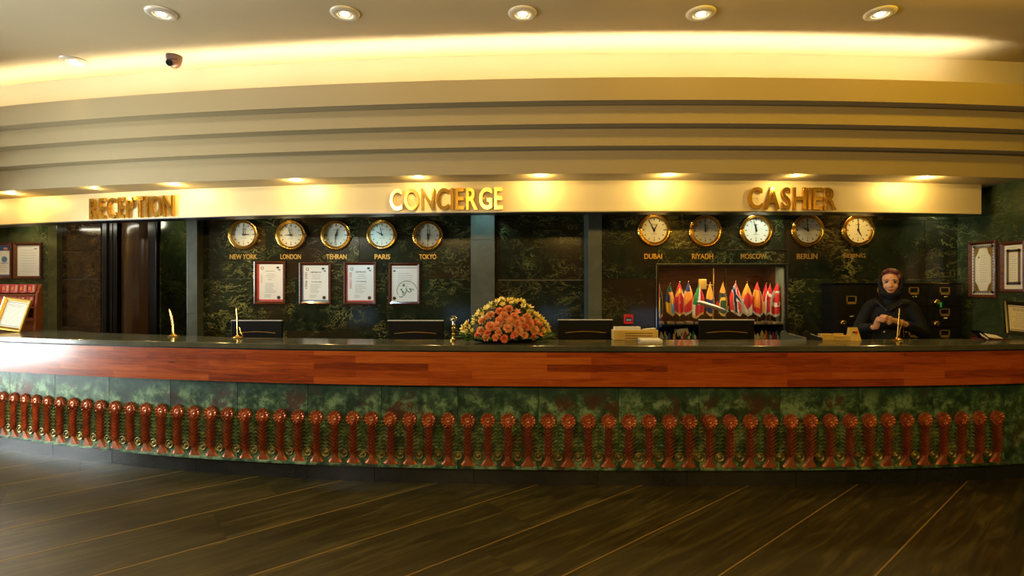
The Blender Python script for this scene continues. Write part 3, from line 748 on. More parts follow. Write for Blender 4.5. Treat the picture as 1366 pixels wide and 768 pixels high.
# ------------------------------------------------------------------ world clocks
def clock(px, py, d, name, hr, mn, label):
    r = .195; c = P(px, py, d - .02); t = thing('wall_clock', label, 'clock', (c.x, d - .02, c.z), 'brass world clocks on the marble wall')
    T = Matrix.Rotation(R(90), 4, 'X')
    b = B(); b.lathe([(.150, .0), (.193, .0), (.195, .012), (.190, .030), (.178, .040), (.166, .036), (.160, .030)], 48, T, cap=False); obj('case', b, M_BRASS, t, world=False, smooth=True)
    b = B(); b.lathe([(.163, .030), (.158, .046), (.148, .047), (.142, .034), (.142, .022)], 48, T, cap=False); obj('bezel', b, M_BRASS, t, world=False, smooth='auto')
    b = B(); b.lathe([(0, .020), (.150, .020)], 48, T, cap=False); b.f = [f for f in b.f]; obj('dial', b, M_DIAL, t, world=False)
    b = B()
    for k in range(12):
        a = math.pi * k / 6; M = Matrix.Rotation(a, 4, 'Y'); L = .020 if k % 3 else .026
        if k == 6: continue
        b.box(-.0042, .0042, -.024, -.020, .108, .108 + L, M=M)
    b.lathe([(0, 0), (.005, 0), (.005, .003), (0, .003)], 8, Matrix.Translation((0, -.021, -.088)) @ T); b.box(-.004, .004, -.023, -.020, -.125, -.108)
    obj('hour_marks', b, M_HAND, t, world=False)
    b = B(); b.box(-.028, .028, -.0215, -.0205, .062, .067); b.box(-.034, .034, -.0215, -.0205, -.047, -.043); obj('dial_print', b, M_INK, t, world=False)
    def hand(nm, ang, L, w, y):
        bb = B(); M = Matrix.Rotation(ang, 4, 'Y')
        vs = [(-w, y, -.018), (w, y, -.018), (w*1.3, y, 0), (w*.4, y, L), (-w*.4, y, L), (-w*1.3, y, 0)]
        vs2 = [(x, y - .003, z) for x, y, z in vs]; n = 6
        bb.add([M @ Vector(v) for v in vs + vs2], [tuple(range(6)), tuple(range(6, 12))[::-1]] + [(i, i+6, (i+1) % 6 + 6, (i+1) % 6) for i in range(6)])
        obj(nm, bb, M_HAND, t, world=False)
    hand('hour_hand', R((hr + mn / 60) * 30), .078, .0065, -.024); hand('minute_hand', R(mn * 6), .118, .0045, -.029)
    b = B(); b.lathe([(.010, .022), (.010, .036), (0, .036)], 12, T, cap=False); obj('hub', b, M_HAND, t, world=False)
    for sx in (-1, 1):
        b = B()
        for dz in (-.022, .022): b.lathe([(.0, 0), (.0075, 0), (.0075, .045), (0, .045)], 10, Matrix.Translation((sx * .152, -.030, dz)) @ Matrix.Rotation(sx * R(90), 4, 'Y'), cap=False)
        obj('lug', b, M_BRASS, t, world=False, smooth='auto')
    b = B(); b.lathe([(0, .048), (.07, .0465), (.145, .041)], 40, T, cap=False); obj('crystal', b, M_GLASS, t, world=False, smooth=True)
    # city name in brass letters fixed to the stone
    return t
def cityname(body, px0, px1, py, hpx, d):
    c = P((px0+px1)/2, py, d - .02); b = B()
    addtext(b, body, 1, Vector((0, -.004, 0)), extrude=.004, bold=.012, width=(px1-px0)*d/700, height=hpx*d/700)
    o = obj('lettering', b, M_BRASS_DULL, None); o.location = (c.x, d - .0205, c.z)
    tag(o, f'small gold letters reading {body} under its wall clock', 'sign', 'gold city names under the clocks')
for px, py, nm, hr, mn, x0, x1, face in ((326, 313, 'NEW YORK', 3, 0.4, 307, 343, 'hands at three'), (389, 313.6, 'LONDON', 8, 57, 374.5, 401.5, 'hands at nine'),
        (449, 313.6, 'TEHRAN', 12, 31, 435.5, 462.5, 'hands at half past twelve'), (510, 313, 'PARIS', 9, 58, 500, 520.5, 'hands at ten'), (571, 314, 'TOKYO', 18, 0, 559.5, 582, 'hands at six')):
    clock(px, py, YA, nm, hr, mn, f'round brass wall clock over the name {nm}, {face}'); cityname(nm, x0, x1, 342.3, 6.6, YA)
for px, py, nm, hr, mn, x0, x1, face in ((872, 306.8, 'DUBAI', 12, 55, 859.5, 883, 'hands near one'), (940, 308, 'RIYADH', 11, 59, 923, 951, 'hands at twelve'),
        (1007.5, 307.5, 'MOSCOW', 11, 57.5, 988, 1022, 'hands just before twelve'), (1076, 307.2, 'BERLIN', 9, 59, 1063, 1090, 'hands at ten'), (1143, 307.2, 'BEIJING', 5, 0, 1125, 1154, 'hands at five')):
    clock(px, py, YB, nm, hr, mn, f'round brass wall clock over the name {nm}, {face}'); cityname(nm, x0, x1, 341.8, 7, YB)

# ------------------------------------------------------------------ framed certificates
def frame_parts(t, w, h, fw, fm, deep=.022, paper=M_WHITE, inner=None):
    """frame centred on local origin facing -Y; profile steps inwards"""
    for sx in (0, 1, 2, 3):
        b = B(); W2, H2 = w/2, h/2
        L = (W2, H2, W2, H2)[sx]
        prof = [(0, 0), (0, -deep), (fw*.35, -deep*1.15), (fw, -deep*.45), (fw, 0)]
        vs = []
        o, q = ((H2, W2), (W2, H2), (H2, W2), (W2, H2))[sx]
        for end in (-1, 1):
            for u, y in prof:
                a = end * (q - u); r_ = o - u
                vs.append({0: (a, y, r_), 1: (r_, y, -a), 2: (-a, y, -r_), 3: (-r_, y, a)}[sx])
        n = len(prof); fs = [(k, (k+1) % n, n + (k+1) % n, n + k) for k in range(n)]
        b.add(vs, [f[::-1] for f in fs]); obj('frame_rail', b, fm, t, world=False)
    b = B(); b.box(-w/2 + fw*.6, w/2 - fw*.6, -.006, -.002, -h/2 + fw*.6, h/2 - fw*.6); obj('paper', b, paper, t, world=False)
def lines(b, x0, x1, z0, z1, n, rng, mi=0, align='C', th=.0018):
    for k in range(n):
        z = z1 + (z0 - z1) * k / max(1, n - 1); w = (x1 - x0) * rng.uniform(.55, 1)
        c = (x0 + x1) / 2
        a, e = (c - w/2, c + w/2) if align == 'C' else (x0, x0 + w)
        x = a
        while x < e - .004:
            l = min(e - x, rng.uniform(.012, .03)); b.box(x, x + l, -.0072, -.0062, z - th, z + th, mi); x += l + .004
def cert(px0, px1, py0, py1, kind, label):
    d = YA - .02; w = (px1-px0)*d/700; h = (py1-py0)*d/700; c = P((px0+px1)/2, (py0+py1)/2, d)
    t = thing('framed_certificate', label, 'certificate', tuple(c), 'framed certificates under the clocks')
    frame_parts(t, w, h, .036, M_FRAME)
    rng = random.Random(len(label)); pw, ph = w/2 - .038, h/2 - .038
    b = B(); y0, y1 = -.0074, -.006
    mats = [M_INK, M_INK_D, {'haccp': M_ORANGEINK, '9001': M_INK_D, '22000': M_RED, 'halal': M_GREENINK}[kind], M_RED if kind != '9001' else M_TEALBLUE, M_WAX, M_ORANGEINK, M_TEALBLUE]
    def ring(cx, cz, r0, r1, mi, a0=0, a1=360, n=24):
        for k in range(n):
            p, q = R(a0 + (a1-a0)*k/n), R(a0 + (a1-a0)*(k+1)/n)
            b.add([(cx+r*math.cos(a), -.0078, cz+r*math.sin(a)) for r, a in ((r0, p), (r0, q), (r1, q), (r1, p))], [(0, 1, 2, 3)], mi)
    if kind != 'halal':
        if kind == 'haccp': b.box(-pw, -pw+.024, y0, y1, -ph, ph, 3); b.box(-pw, pw, y0, y1, -ph, -ph+.020, 3)
        elif kind == '9001': b.box(-pw, -pw+.012, y0, y1, -ph, ph, 3); b.box(-pw, pw, y0, y1, -ph, -ph+.016, 3)
        else: b.box(-pw, -pw+.010, y0, y1, -ph, ph, 3); b.box(-pw, pw, y0, y1, -ph, -ph+.014, 3)
        ring(-pw+.062, ph-.048, .012, .020, 0); 
        b.lathe([(0, .0075), (.016, .0075)], 12, Matrix.Translation((pw-.062, 0, ph-.040)) @ Matrix.Rotation(R(90), 4, 'X') @ Matrix.Diagonal((1.2, .8, 1, 1)), 1, cap=False)
        b.box(pw-.055, pw-.030, y0, y1, ph-.075, ph-.062, 1)
        b.lathe([(0, .0085), (.022, .0075)], 18, Matrix.Translation((pw-.050, 0, -ph+.045)) @ Matrix.Rotation(R(90), 4, 'X'), 4, cap=False)
        side = {'haccp': 'HACCP', '9001': 'ISO 9001', '22000': 'ISO 22000'}[kind]
        addtext(b, side, 1, Vector((-pw+.046 if kind != 'haccp' else -pw+.055, -.007, .035 if kind != 'haccp' else .05)), 2, width=.20 if kind != 'haccp' else .10, height=.028 if kind != 'haccp' else .02, rot=R(-90), extrude=.0004)
        if kind != 'haccp':
            addtext(b, 'CERTIFICATE', 1, Vector((.005, -.007, ph-.085)), 1, width=.13, height=.018, extrude=.0004, bold=.015)
            addtext(b, 'ISO 9001:2008' if kind == '9001' else 'ISO 22000:2005', 1, Vector((.015, -.007, ph-.205)), 1, width=.125, height=.012, extrude=.0004, bold=.015)
        else: addtext(b, 'CERTIFICATE', 1, Vector((.0, -.007, ph-.085)), 0, width=.11, height=.013, extrude=.0004); addtext(b, 'HACCP', 1, Vector((.0, -.007, ph-.19)), 0, width=.05, height=.013, extrude=.0004)
        lines(b, -.06, .085, ph-.165, ph-.12, 3, rng); lines(b, -.06, .085, -ph+.11, ph-.24, 7, rng, align='L'); lines(b, -.07, .02, -ph+.05, -ph+.08, 3, rng, align='L')
    else:
        b.box(-pw+.005, pw, -.0066, -.0058, ph-.028, ph-.02, 0); b.box(-pw+.016, -pw+.045, y0, y1, ph-.072, ph-.056, 1)
        lines(b, -.08, .11, ph-.20, ph-.095, 5, rng, align='L'); lines(b, -.08, .10, -.03, .0, 2, rng, align='L')
        ring(.03, -.09, .120, .127, 2, 12, 205)
        Z = -.0074
        def stroke(pts, r):
            pts = [(x, Z, z) for x, z in pts]; 
            for (x0_, _, z0_), (x1_, _, z1_) in zip(pts[:-1], pts[1:]):
                dx, dz = x1_-x0_, z1_-z0_; L = math.hypot(dx, dz) or 1; nx, nz = -dz/L*r, dx/L*r
                b.add([(x0_+nx, Z, z0_+nz), (x1_+nx, Z, z1_+nz), (x1_-nx, Z, z1_-nz), (x0_-nx, Z, z0_-nz)], [(0, 1, 2, 3), (3, 2, 1, 0)], 2)
        k_ = .11
        # the word halal in Arabic script (right to left: ha, lam-alef, lam) with a small star
        stroke([(.120, -.075), (.085, -.070), (.070, -.060), (.060, -.067), (.088, -.090), (.068, -.108), (.040, -.098), (.030, -.075)], .0048)
        stroke([(.022, -.045), (.024, -.085), (.014, -.120), (-.004, -.150)], .0052)
        stroke([(-.050, -.070), (-.020, -.100), (.004, -.120)], .0050)
        stroke([(-.040, -.060), (-.026, -.100), (-.014, -.135), (-.022, -.165), (-.050, -.170), (-.066, -.155)], .0050)
        for k in range(4):
            a = R(k * 45); stroke([(-.010 - .016*math.cos(a), -.020 - .016*math.sin(a)), (-.010 + .016*math.cos(a), -.020 + .016*math.sin(a))], .004)
        b.lathe([(0, .0085), (.022, .0075)], 18, Matrix.Translation((-pw+.030, 0, -ph+.040)) @ Matrix.Rotation(R(90), 4, 'X'), 4, cap=False)
    obj('print', b, mats, t, world=False)['kind'] = 'stuff'
cert(339.5, 381.5, 348.5, 405.5, 'haccp', 'framed certificate with red left and bottom stripes, leftmost under NEW YORK clock')
cert(399.7, 442, 350, 405.7, '9001', 'framed certificate with ISO 9001 printed sideways in dark letters')
cert(459, 502.4, 349.5, 406, '22000', 'framed certificate with ISO 22000 printed sideways in red')
cert(519, 560.5, 350.5, 406, 'halal', 'framed certificate with large green halal script and a green arc')

# framed documents on the far-left wall
def wallframe_left(px0, px1, kind, label):
    d = YL - .02; py0, py1 = 323.5, 372; w = (px1-px0)*d/700; h = (py1-py0)*d/700; c = P((px0+px1)/2, (py0+py1)/2, d)
    t = thing('framed_certificate', label, 'certificate', tuple(c), 'framed certificates on the far left wall'); frame_parts(t, w, h, .040, M_FRAME, deep=.03)
    rng = random.Random(px1); pw, ph = w/2 - .042, h/2 - .042; b = B()
    if kind == 'blue':
        b.box(-pw, pw, -.0074, -.006, ph-.07, ph, 1); b.box(-pw, pw, -.0074, -.006, -ph, -ph+.018, 1); b.box(pw-.08, pw-.03, -.0080, -.0074, ph-.055, ph-.025, 2)
        b.lathe([(0, .0076), (.04, .0076)], 16, Matrix.Translation((.06, 0, .02)) @ Matrix.Rotation(R(90), 4, 'X'), 3, cap=False); lines(b, -pw+.03, pw-.03, -ph+.06, -.04, 5, rng)
        lines(b, .01, .12, -.035, -.025, 2, rng, 1)
    else: lines(b, -pw+.03, pw-.03, -ph+.06, ph-.06, 9, rng, th=.0012); b.box(pw-.07, pw-.03, -.0074, -.006, ph-.05, ph-.035, 0)
    obj('print', b, [M_INK, M_BLUE, M_ORANGEINK, M_TEALBLUE], t, world=False)['kind'] = 'stuff'
wallframe_left(-16, 17.5, 'blue', 'dark wooden frame with a blue-banded certificate at the left edge of the photo')
wallframe_left(20, 57, 'grey', 'dark wooden frame with a pale grey document, right one of the left wall pair')

# framed documents on the right side wall
def wallframe_right(ya, yb, z0, z1, kind, label):
    w = yb - ya; h = z1 - z0
    t = thing('framed_certificate', label, 'certificate', (XR - .021, (ya+yb)/2, (z0+z1)/2), 'framed certificates on the right side wall')
    t.rotation_euler = (0, 0, R(90)) ; t.rotation_euler = (0, 0, -R(90))
    frame_parts(t, w, h, .034, M_FRAME, deep=.028, paper=M_PAPER_W)
    rng = random.Random(4); pw, ph = w/2 - .045, h/2 - .045; b = B()
    # ornamental border of small lozenges
    bx, bz = pw - (.012 if kind == 'oval' else .022), ph - (.012 if kind == 'oval' else .045)
    nx, nz = 8, 15
    def loz(x, z, r, mi): b.add([(x-r, -.0075, z), (x, -.0075, z-r), (x+r, -.0075, z), (x, -.0075, z+r)], [(0, 1, 2, 3)], mi)
    for k in range(nx + 1):
        for e in (-1, 1): loz(-bx + 2*bx*k/nx, e*bz, .018, 1); loz(-bx + 2*bx*(k+.5)/nx, e*(bz-.012), .010, 2)
    for k in range(nz + 1):
        for e in (-1, 1): loz(e*bx, -bz + 2*bz*k/nz, .018, 1); loz(e*(bx-.012), -bz + 2*bz*(k+.5)/nz, .010, 2)
    if kind == 'oval':
        n = 40; ax, az = bx - .03, bz - .035
        pts = [(ax*math.copysign(abs(math.cos(a))**.8, math.cos(a)), az*math.copysign(abs(math.sin(a))**.8, math.sin(a))) for a in [2*math.pi*k/n for k in range(n)]]
        for sx in (-1, 1):
            for sz in (-1, 1):
                b.add([(sx*bx, -.0068, sz*bz), (sx*bx, -.0068, sz*bz*.45), (sx*ax*.8, -.0068, sz*az*.80), (sx*bx*.35, -.0068, sz*bz)], [(0, 1, 2, 3)], 2)
        b.add([(x, -.0080, z) for x, z in pts], [tuple(range(n))], 3)
        lines(b, -ax*.6, ax*.6, -az*.6, az*.7, 13, rng, th=.0016); b.v = [(x, y - .001 if abs(y) > .0071 and abs(y) < .0074 else y, z) for x, y, z in b.v]
        b.sphere((-.05, -.0085, az*.62), (.012, .001, .012), mi=0, n=8, m=4)
    else:
        lines(b, -bx*.6, bx*.6, -bz*.75, bz*.75, 12, rng, th=.0014); lines(b, -bx*.7, bx*.7, ph-.02, ph-.015, 1, rng)
    obj('print', b, [M_INK, M_INK, M_GILT, M_PAPER_W], t, world=False)['kind'] = 'stuff'
zof = lambda py, d: PZ(py, d)
wallframe_right(5.57, 5.91, 1.415, 2.03, 'oval', 'red wooden frame with an oval ornate certificate on the right side wall')
wallframe_right(5.26, 5.525, 1.475, 1.995, 'plain', 'red wooden frame with a bordered document at the right edge of the photo')

# ------------------------------------------------------------------ flag niche in the right bay
ND = 6.62                                        # back of the niche
b = B(); e = .004
b.box(NX0 - .02, NX1 + .02, ND, ND + .05, NZ0, NZ1); b.box(NX0 - .03, NX0, YB + .2, ND, NZ0, NZ1); b.box(NX1, NX1 + .03, YB + .2, ND, NZ0, NZ1)
b.box(NX0 - .03, NX1 + .03, YB + .2, ND, NZ1, NZ1 + .03); b.box(NX0 - .03, NX1 + .03, YB + .2, ND, NZ0 - .03, NZ0)
struct('wall_niche', b, M_NICHE)
nic = thing('cabinet_front', 'glazed sliding front with black and chrome rim over the flag niche', 'glass front', ((NX0+NX1)/2, YB, NZ0))
for nm, (a0, a1, c0, c1) in (('rail_top', (NX0 - .03, NX1 + .03, NZ1 - .005, NZ1 + .022)), ('rail_left', (NX0 - .03, NX0 + .004, NZ0, NZ1)), ('rail_right', (NX1 - .004, NX1 + .022, NZ0, NZ1))):
    b = B(); b.box(a0, a1, YB - .045, YB - .02, c0, c1, bev=.004); obj('frame_rail', b, M_BLACKM, nic)
    b = B()
    if nm == 'rail_top': b.box(a0, a1, YB - .049, YB - .045, c1 - .008, c1)
    elif nm == 'rail_left': b.box(a0, a0 + .008, YB - .049, YB - .045, c0, c1)
    else: b.box(a1 - .012, a1, YB - .049, YB - .045, c0, c1)
    obj('chrome_edge', b, M_CHROME, nic)
SH = PZ(428.5, 6.2)                              # display shelf
b = B(); b.box(NX0 + .002, NX1 - .002, YB + .012, ND - .01, SH - .05, SH - .03); tag(obj('display_shelf', b, M_BLACKM), 'dark shelf inside the wall niche carrying the row of table flags', 'shelf')
xm = PX(968, YB)
b = B(); b.box(NX0 + .004, xm - .002, YB - .012, YB - .006, NZ0 + .002, NZ1 - .006); obj('glass_pane', b, M_GLASS, nic)
b = B(); b.box(xm - .03, NX1 - .004, YB - .002, YB + .004, NZ0 + .002, NZ1 - .006); obj('glass_pane', b, M_GLASS, nic)
b = B(); b.box(xm - .003, xm + .003, YB - .013, YB - .005, NZ0, NZ1 - .005); obj('pane_edge', b, M_STEEL, nic)
# gilt ornament standing behind the flags
t = thing('gilt_ornament', 'tall gilt ornament with a candle-like spire behind the flags in the cabinet', 'ornament', (PX(950, 6.45), 6.48, SH - .03))
b = B(); x = PX(953, 6.45); b.tube([(x, 6.48, SH - .03), (x, 6.48, PZ(358, 6.45))], [.006, .003]); obj('spire', b, M_BRASS_DULL, t)
b = B(); x = PX(938, 6.45); b.box(x - .05, x + .05, 6.46, 6.50, PZ(386, 6.48), PZ(372, 6.48), bev=.012); b.tube([(x + .05, 6.48, PZ(380, 6.48)), (x + .14, 6.48, PZ(380, 6.48))], .004); obj('plaque', b, M_BRASS_DULL, t)
b = B(); b.tube([(PX(953, 6.45), 6.475, PZ(378, 6.45)), (PX(953, 6.45), 6.475, PZ(366, 6.45))], [.008, .004]); obj('flame', b, M_GILT, t)
lamp('AREA', 'cabinet_light', ((NX0+NX1)/2, YB + .035, NZ1 - .02), 12.0, (1, .78, .45), aim=((NX0+NX1)/2, YB + .12, NZ1 - .7), shape='RECTANGLE', size=1.3, size_y=.05)
b = B(); b.box(NX0 + .05, NX1 - .05, YB + .015, YB + .055, NZ1 - .012, NZ1 - .001); obj('light_bar', b, M_STEEL, nic)

KEYS = list(F)
def flag(px, wpx, top, bot, lean, fn, label, depth=6.22, fringe='fringe', skew=0, open_=1.0):
    """draped table flag: cloth gathers to a point on the pole top and falls to a skewed lower edge"""
    x = PX(px, depth); zt = PZ(top, depth); zb = PZ(bot, depth); w = wpx * depth / 700 / 2; H = zt - zb
    t = thing('table_flag', label, 'flag', (x, depth, SH - .03), 'table flags in the display cabinet')
    NU, NV = 18, 40; b = B(); vs = []; fs = []; ms = []
    ph = px * .7
    for side in (0, 1):
        for j in range(NV + 1):
            v = j / NV
            hw = w * (1 - (1 - min(1, v / .62)) ** 1.7) * (.10 + .90 * 1) if v < .62 else w * (1 - .10 * (v - .62) / .38)
            hw = max(hw, .004)
            for i in range(NU + 1):
                u = -1 + 2 * i / NU
                cut = (1 - abs(u - lean * .9)) * .10 + .0
                zz = zt - H * v * (.86 + cut * 1.0)
                yy = depth + .014 * math.sin(u * 5.2 + ph) * min(1, v * 2) + .02 * u * u - .006 * math.sin(u*11+ph) * v + (.0025 if side else 0)
                vs.append((x + lean * w * .35 * v * v + u * hw, yy, zz))
    M_ = (NU + 1) * (NV + 1)
    for j in range(NV):
        for i in range(NU):
            u = -1 + 2 * (i + .5) / NU; v = (j + .5) / NV
            key = fringe if (v > .93 or (fringe and v > .25 and abs(u) > .90 and u * (lean or 1) > 0)) else fn(u, v)
            q = j * (NU + 1) + i
            fs.append((q, q + 1, q + NU + 2, q + NU + 1)); ms.append(KEYS.index(key))
            q += M_; fs.append((q, q + NU + 1, q + NU + 2, q + 1)); ms.append(KEYS.index(key))
    n = len(b.v); b.v += vs; b.f += fs; b.m += ms; b.uv += [None] * len(fs)
    obj('cloth', b, [F[k] for k in KEYS], t, smooth=True)
    b = B(); b.tube([(x, depth + .012, SH - .03), (x, depth + .012, zt + .008)], .0025, 6); b.sphere((x, depth + .012, zt + .014), .006, n=8, m=6); obj('pole', b, M_BRASS, t, smooth='auto')
    b = B(); b.box(x - .045, x + .045, depth - .03, depth + .04, SH - .03, SH - .004, bev=.004); obj('base', b, M_FLAGBASE, t)
    return t
M_FLAGBASE = mk_simplewood('pale_stone_base', (.28, .20, .10), (.42, .32, .18), .3)
def f1(u, v): return 'red' if u < -.1 and v < .5 else ('yellow' if u < .2 and v > .4 else 'dkgreen')
def f2(u, v): 
    d = v - .25 * u
    return 'dkgreen' if v < .24 else 'orange' if d < .42 and u > -.5 else 'navy' if u < -.1 and v < .62 else ('sky' if u > .15 and v > .62 else 'yellow')
def f3(u, v):
    r = math.hypot(u, (v - .52) * 2.6); r2 = math.hypot(u - .05, (v - .57) * 2.6)
    if .60 < r < .95 and v < .45 and r2 > .72: return 'yellow'
    if math.hypot(u - .1, (v - .58) * 3) < .13: return 'white'
    return 'red'
def f4(u, v): return 'navy' if v < .28 and u < .4 else ('orange' if v - .16 * -u < .60 else 'red')  # orange middle is white cloth with the warm light coloured in
def f5(u, v):
    d = u + (v - .3) * .4
    if v > .60: return 'red' if u > -.55 else 'white'
    return 'green' if d < -.15 else 'white' if d < .35 else 'red'
def f6(u, v): return 'orange' if v < .5 and u < .8 else 'navy'
def f7(u, v):
    r = math.hypot(u, (v - .72) * 2.8)
    return 'orange' if v < .30 else ('yellow' if .6 < r < .85 and v < .75 else 'dkgreen' if r < .6 else 'black')
def f8(u, v):
    a = abs((v - .40) - u * .22); c = abs(u + .18 - (v - .40) * .35) * .36
    if a < .055 or c < .062: return 'navy'
    if a < .095 or c < .115: return 'white'
    return 'red'
def f9(u, v): return 'red' if math.hypot(u, (v - .54) * 2.9) < .72 else ('orange' if v < .52 else 'white')  # upper half orange: warm light painted onto white cloth
def f10(u, v): 
    d = u + (v - .35) * .9
    return 'red' if (u < -.5 and v > .45) or d > .55 or v < .22 or v > .74 else 'orange'
def f11(u, v): return 'red' if v < .6 else 'orange'
def f12(u, v): return 'white' if abs(v - .36 - .12 * u) < .05 or abs(u + .75) < .1 and v > .5 else 'red'
def f13(u, v):
    if v < .22 or v > .70: return 'red'
    cx, cy = u - .0, (v - .46) * 3.2
    a = math.atan2(cy, cx); r = math.hypot(cx, cy)
    leaf = .40 + .26 * abs(math.cos(a * 2.5 - .8))
    return 'red' if r < leaf and not (v > .585 and abs(u) > .08) else 'white'
flag(880, 9, 378, 427, .2, f1, 'red, yellow and dark green table flag, leftmost in the cabinet', 6.24)
flag(894, 13, 379, 424, .5, f2, 'orange, dark blue and pale blue table flag, second from left in the cabinet', 6.24)
flag(907, 13, 377, 424, 0, f3, 'red table flag with a crescent and star, standing left in the cabinet', 6.20)
flag(919, 15, 377, 423, -.4, f4, 'blue, pale and red table flag right beside the crescent flag', 6.26, fringe='silver')
flag(933, 16, 380, 427, -.5, f5, 'green, white and red table flag left of the model aircraft', 6.20)
flag(948, 12, 378, 424, .0, f6, 'orange and dark blue table flag partly behind the model aircraft nose', 6.30)
flag(965, 13, 378, 424, .0, f7, 'dark table flag with yellow ring, behind the model aircraft tail', 6.32)
flag(982, 17, 377, 424, .5, f8, 'red table flag with white-edged dark blue cross', 6.20, fringe='silver')
flag(997.5, 16, 378, 424, .1, f9, 'white table flag with a red disc', 6.22, fringe='silver')
flag(1011, 15, 377, 425, .3, f10, 'red, yellow and red striped table flag right of the red disc flag', 6.20, fringe='silver')
flag(1022.5, 9, 379, 421, -.2, f11, 'plain red table flag partly hidden between the striped and white-crossed flags', 6.34)
flag(1028, 13, 380, 423, -.6, f12, 'red table flag with white cross, just left of the maple leaf flag', 6.27, fringe='silver')
flag(1038, 19, 378, 425, -.3, f13, 'red and white table flag with maple leaf, rightmost in the cabinet', 6.17, fringe='silver')

# model aircraft on its stand, in front of the flags
AY = 6.15
t = thing('model_aircraft', 'silver and gilt model aircraft tilted nose-up in front of the table flags', 'model', (PX(955, AY), AY, SH - .03))
p0, p1 = P(929.5, 402, AY), P(972, 415.5, AY); d = (p1 - p0)
b = B(); prof = [0, .06, .16, .5, .8, 1]; rr = [.004, .018, .026, .027, .020, .006]
b.tube([p0 + d * q for q in prof], rr, 14); obj('fuselage', b, mat('aircraft_silver', (.62, .58, .48), .3, .4), t, smooth='auto')
b = B(); c = p0 + d * .45
b.add([c + Vector((-.03, -.02, -.005)), c + Vector((.05, -.02, -.010)), c + Vector((.13, -.02, -.03)), c + Vector((.10, -.02, -.03)), c + Vector((-.03, -.02, -.001)), c + Vector((.05, -.02, -.006)), c + Vector((.13, -.02, -.027)), c + Vector((.10, -.02, -.027))],
      [(0, 1, 2, 3), (7, 6, 5, 4), (0, 4, 5, 1), (1, 5, 6, 2), (2, 6, 7, 3), (3, 7, 4, 0)])
obj('wing', b, mat('aircraft_gilt', (.55, .42, .2), .35, .6), t)
b = B(); c = p0 + d * .93; b.add([c + Vector((-.02, -.002, .0)), c + Vector((.02, -.002, .0)), c + Vector((.035, -.002, .055)), c + Vector((.015, -.002, .055)), c + Vector((-.02, .002, .0)), c + Vector((.02, .002, .0)), c + Vector((.035, .002, .055)), c + Vector((.015, .002, .055))],
      [(0, 1, 2, 3), (7, 6, 5, 4), (0, 4, 5, 1), (1, 5, 6, 2), (2, 6, 7, 3), (3, 7, 4, 0)]); obj('tail_fin', b, mat('aircraft_tail', (.5, .42, .25), .3, .3), t)
b = B(); c = p0 + d * .5; b.tube([c, (c.x, AY, SH)], .005, 8); b.box(c.x - .05, c.x + .05, AY - .03, AY + .025, SH - .03, SH - .018, bev=.003); obj('stand', b, M_BRASS_DULL, t)
t = thing('desk_flag_box', 'small red pointed pennant behind the model aircraft', 'pennant', (PX(957, 6.19), 6.19, SH - .03)); t.name = 'pennant'
b = B(); x = PX(957, 6.19); z0 = PZ(412, 6.19); b.add([(x - .04, 6.19, z0), (x + .04, 6.19, z0), (x + .004, 6.19, z0 + .09), (x - .004, 6.19, z0 + .09), (x - .04, 6.194, z0), (x + .04, 6.194, z0), (x + .004, 6.194, z0 + .09), (x - .004, 6.194, z0 + .09)],
      [(0, 1, 2, 3), (7, 6, 5, 4), (1, 5, 6, 2), (3, 7, 4, 0), (0, 4, 5, 1), (2, 6, 7, 3)]); obj('cloth', b, F['red'], t)
b = B(); b.tube([(x, 6.197, SH - .03), (x, 6.197, z0 + .1)], .002, 6); obj('pole', b, M_BRASS, t)

# tiny flags on the cabinet floor
def mini(px, top, w, cols, label, y=6.16, grp='miniature flags on the cabinet floor, left cluster'):
    x = PX(px, y); zt = PZ(top, y); zb = PZ(452, y); W_ = w * y / 700 / 2
    t = thing('miniature_flag', label, 'flag', (x, y, NZ0), grp)
    b = B()
    n = 4; vs = []
    for j in range(n + 1):
        q = j / n; hw = .003 + W_ * q ** .8
        for s_ in (-1, 0, 1): vs.append((x + s_ * hw + .15 * W_ * q, y - (.010 if s_ == 0 else 0) * q, zt - (zt - zb) * q * (1.05 if s_ == 0 else .95)))
    for s_ in range(2):
        for j in range(n):
            b.add([vs[j*3+s_], vs[j*3+s_+1], vs[(j+1)*3+s_+1], vs[(j+1)*3+s_]], [(0, 1, 2, 3)], (j * 2 // n + s_) % len(cols))
    obj('cloth', b, [F[c] for c in cols], t)
    b = B(); b.tube([(x, y + .003, NZ0), (x, y + .003, zt + .006)], .0018, 5); b.box(x - .014, x + .014, y - .012, y + .016, NZ0, NZ0 + .012); obj('pole', b, M_CHROME, t)
for a in ((882, 442, 6, ['silver', 'silver'], 'beige miniature flag, leftmost on the cabinet floor'), (887.5, 441, 5, ['orange', 'green'], 'orange and green miniature flag beside the beige one on the left'),
          (892.5, 443, 6, ['navy', 'blue'], 'blue miniature flag in the left cluster on the cabinet floor'), (900, 438, 5, ['dkgreen', 'yellow'], 'tall dark green and yellow miniature flag, left cluster'),
          (908, 443, 6, ['white', 'navy'], 'white and navy miniature flag, left cluster'), (914, 441, 7, ['red', 'red', 'green'], 'red miniature flag, left cluster beside the paper card'),
          (920, 443, 6, ['black', 'white'], 'black and white miniature flag left of the green one'), (925, 441, 7, ['green', 'green', 'white'], 'green miniature flag, rightmost of the left cluster')): mini(*a)
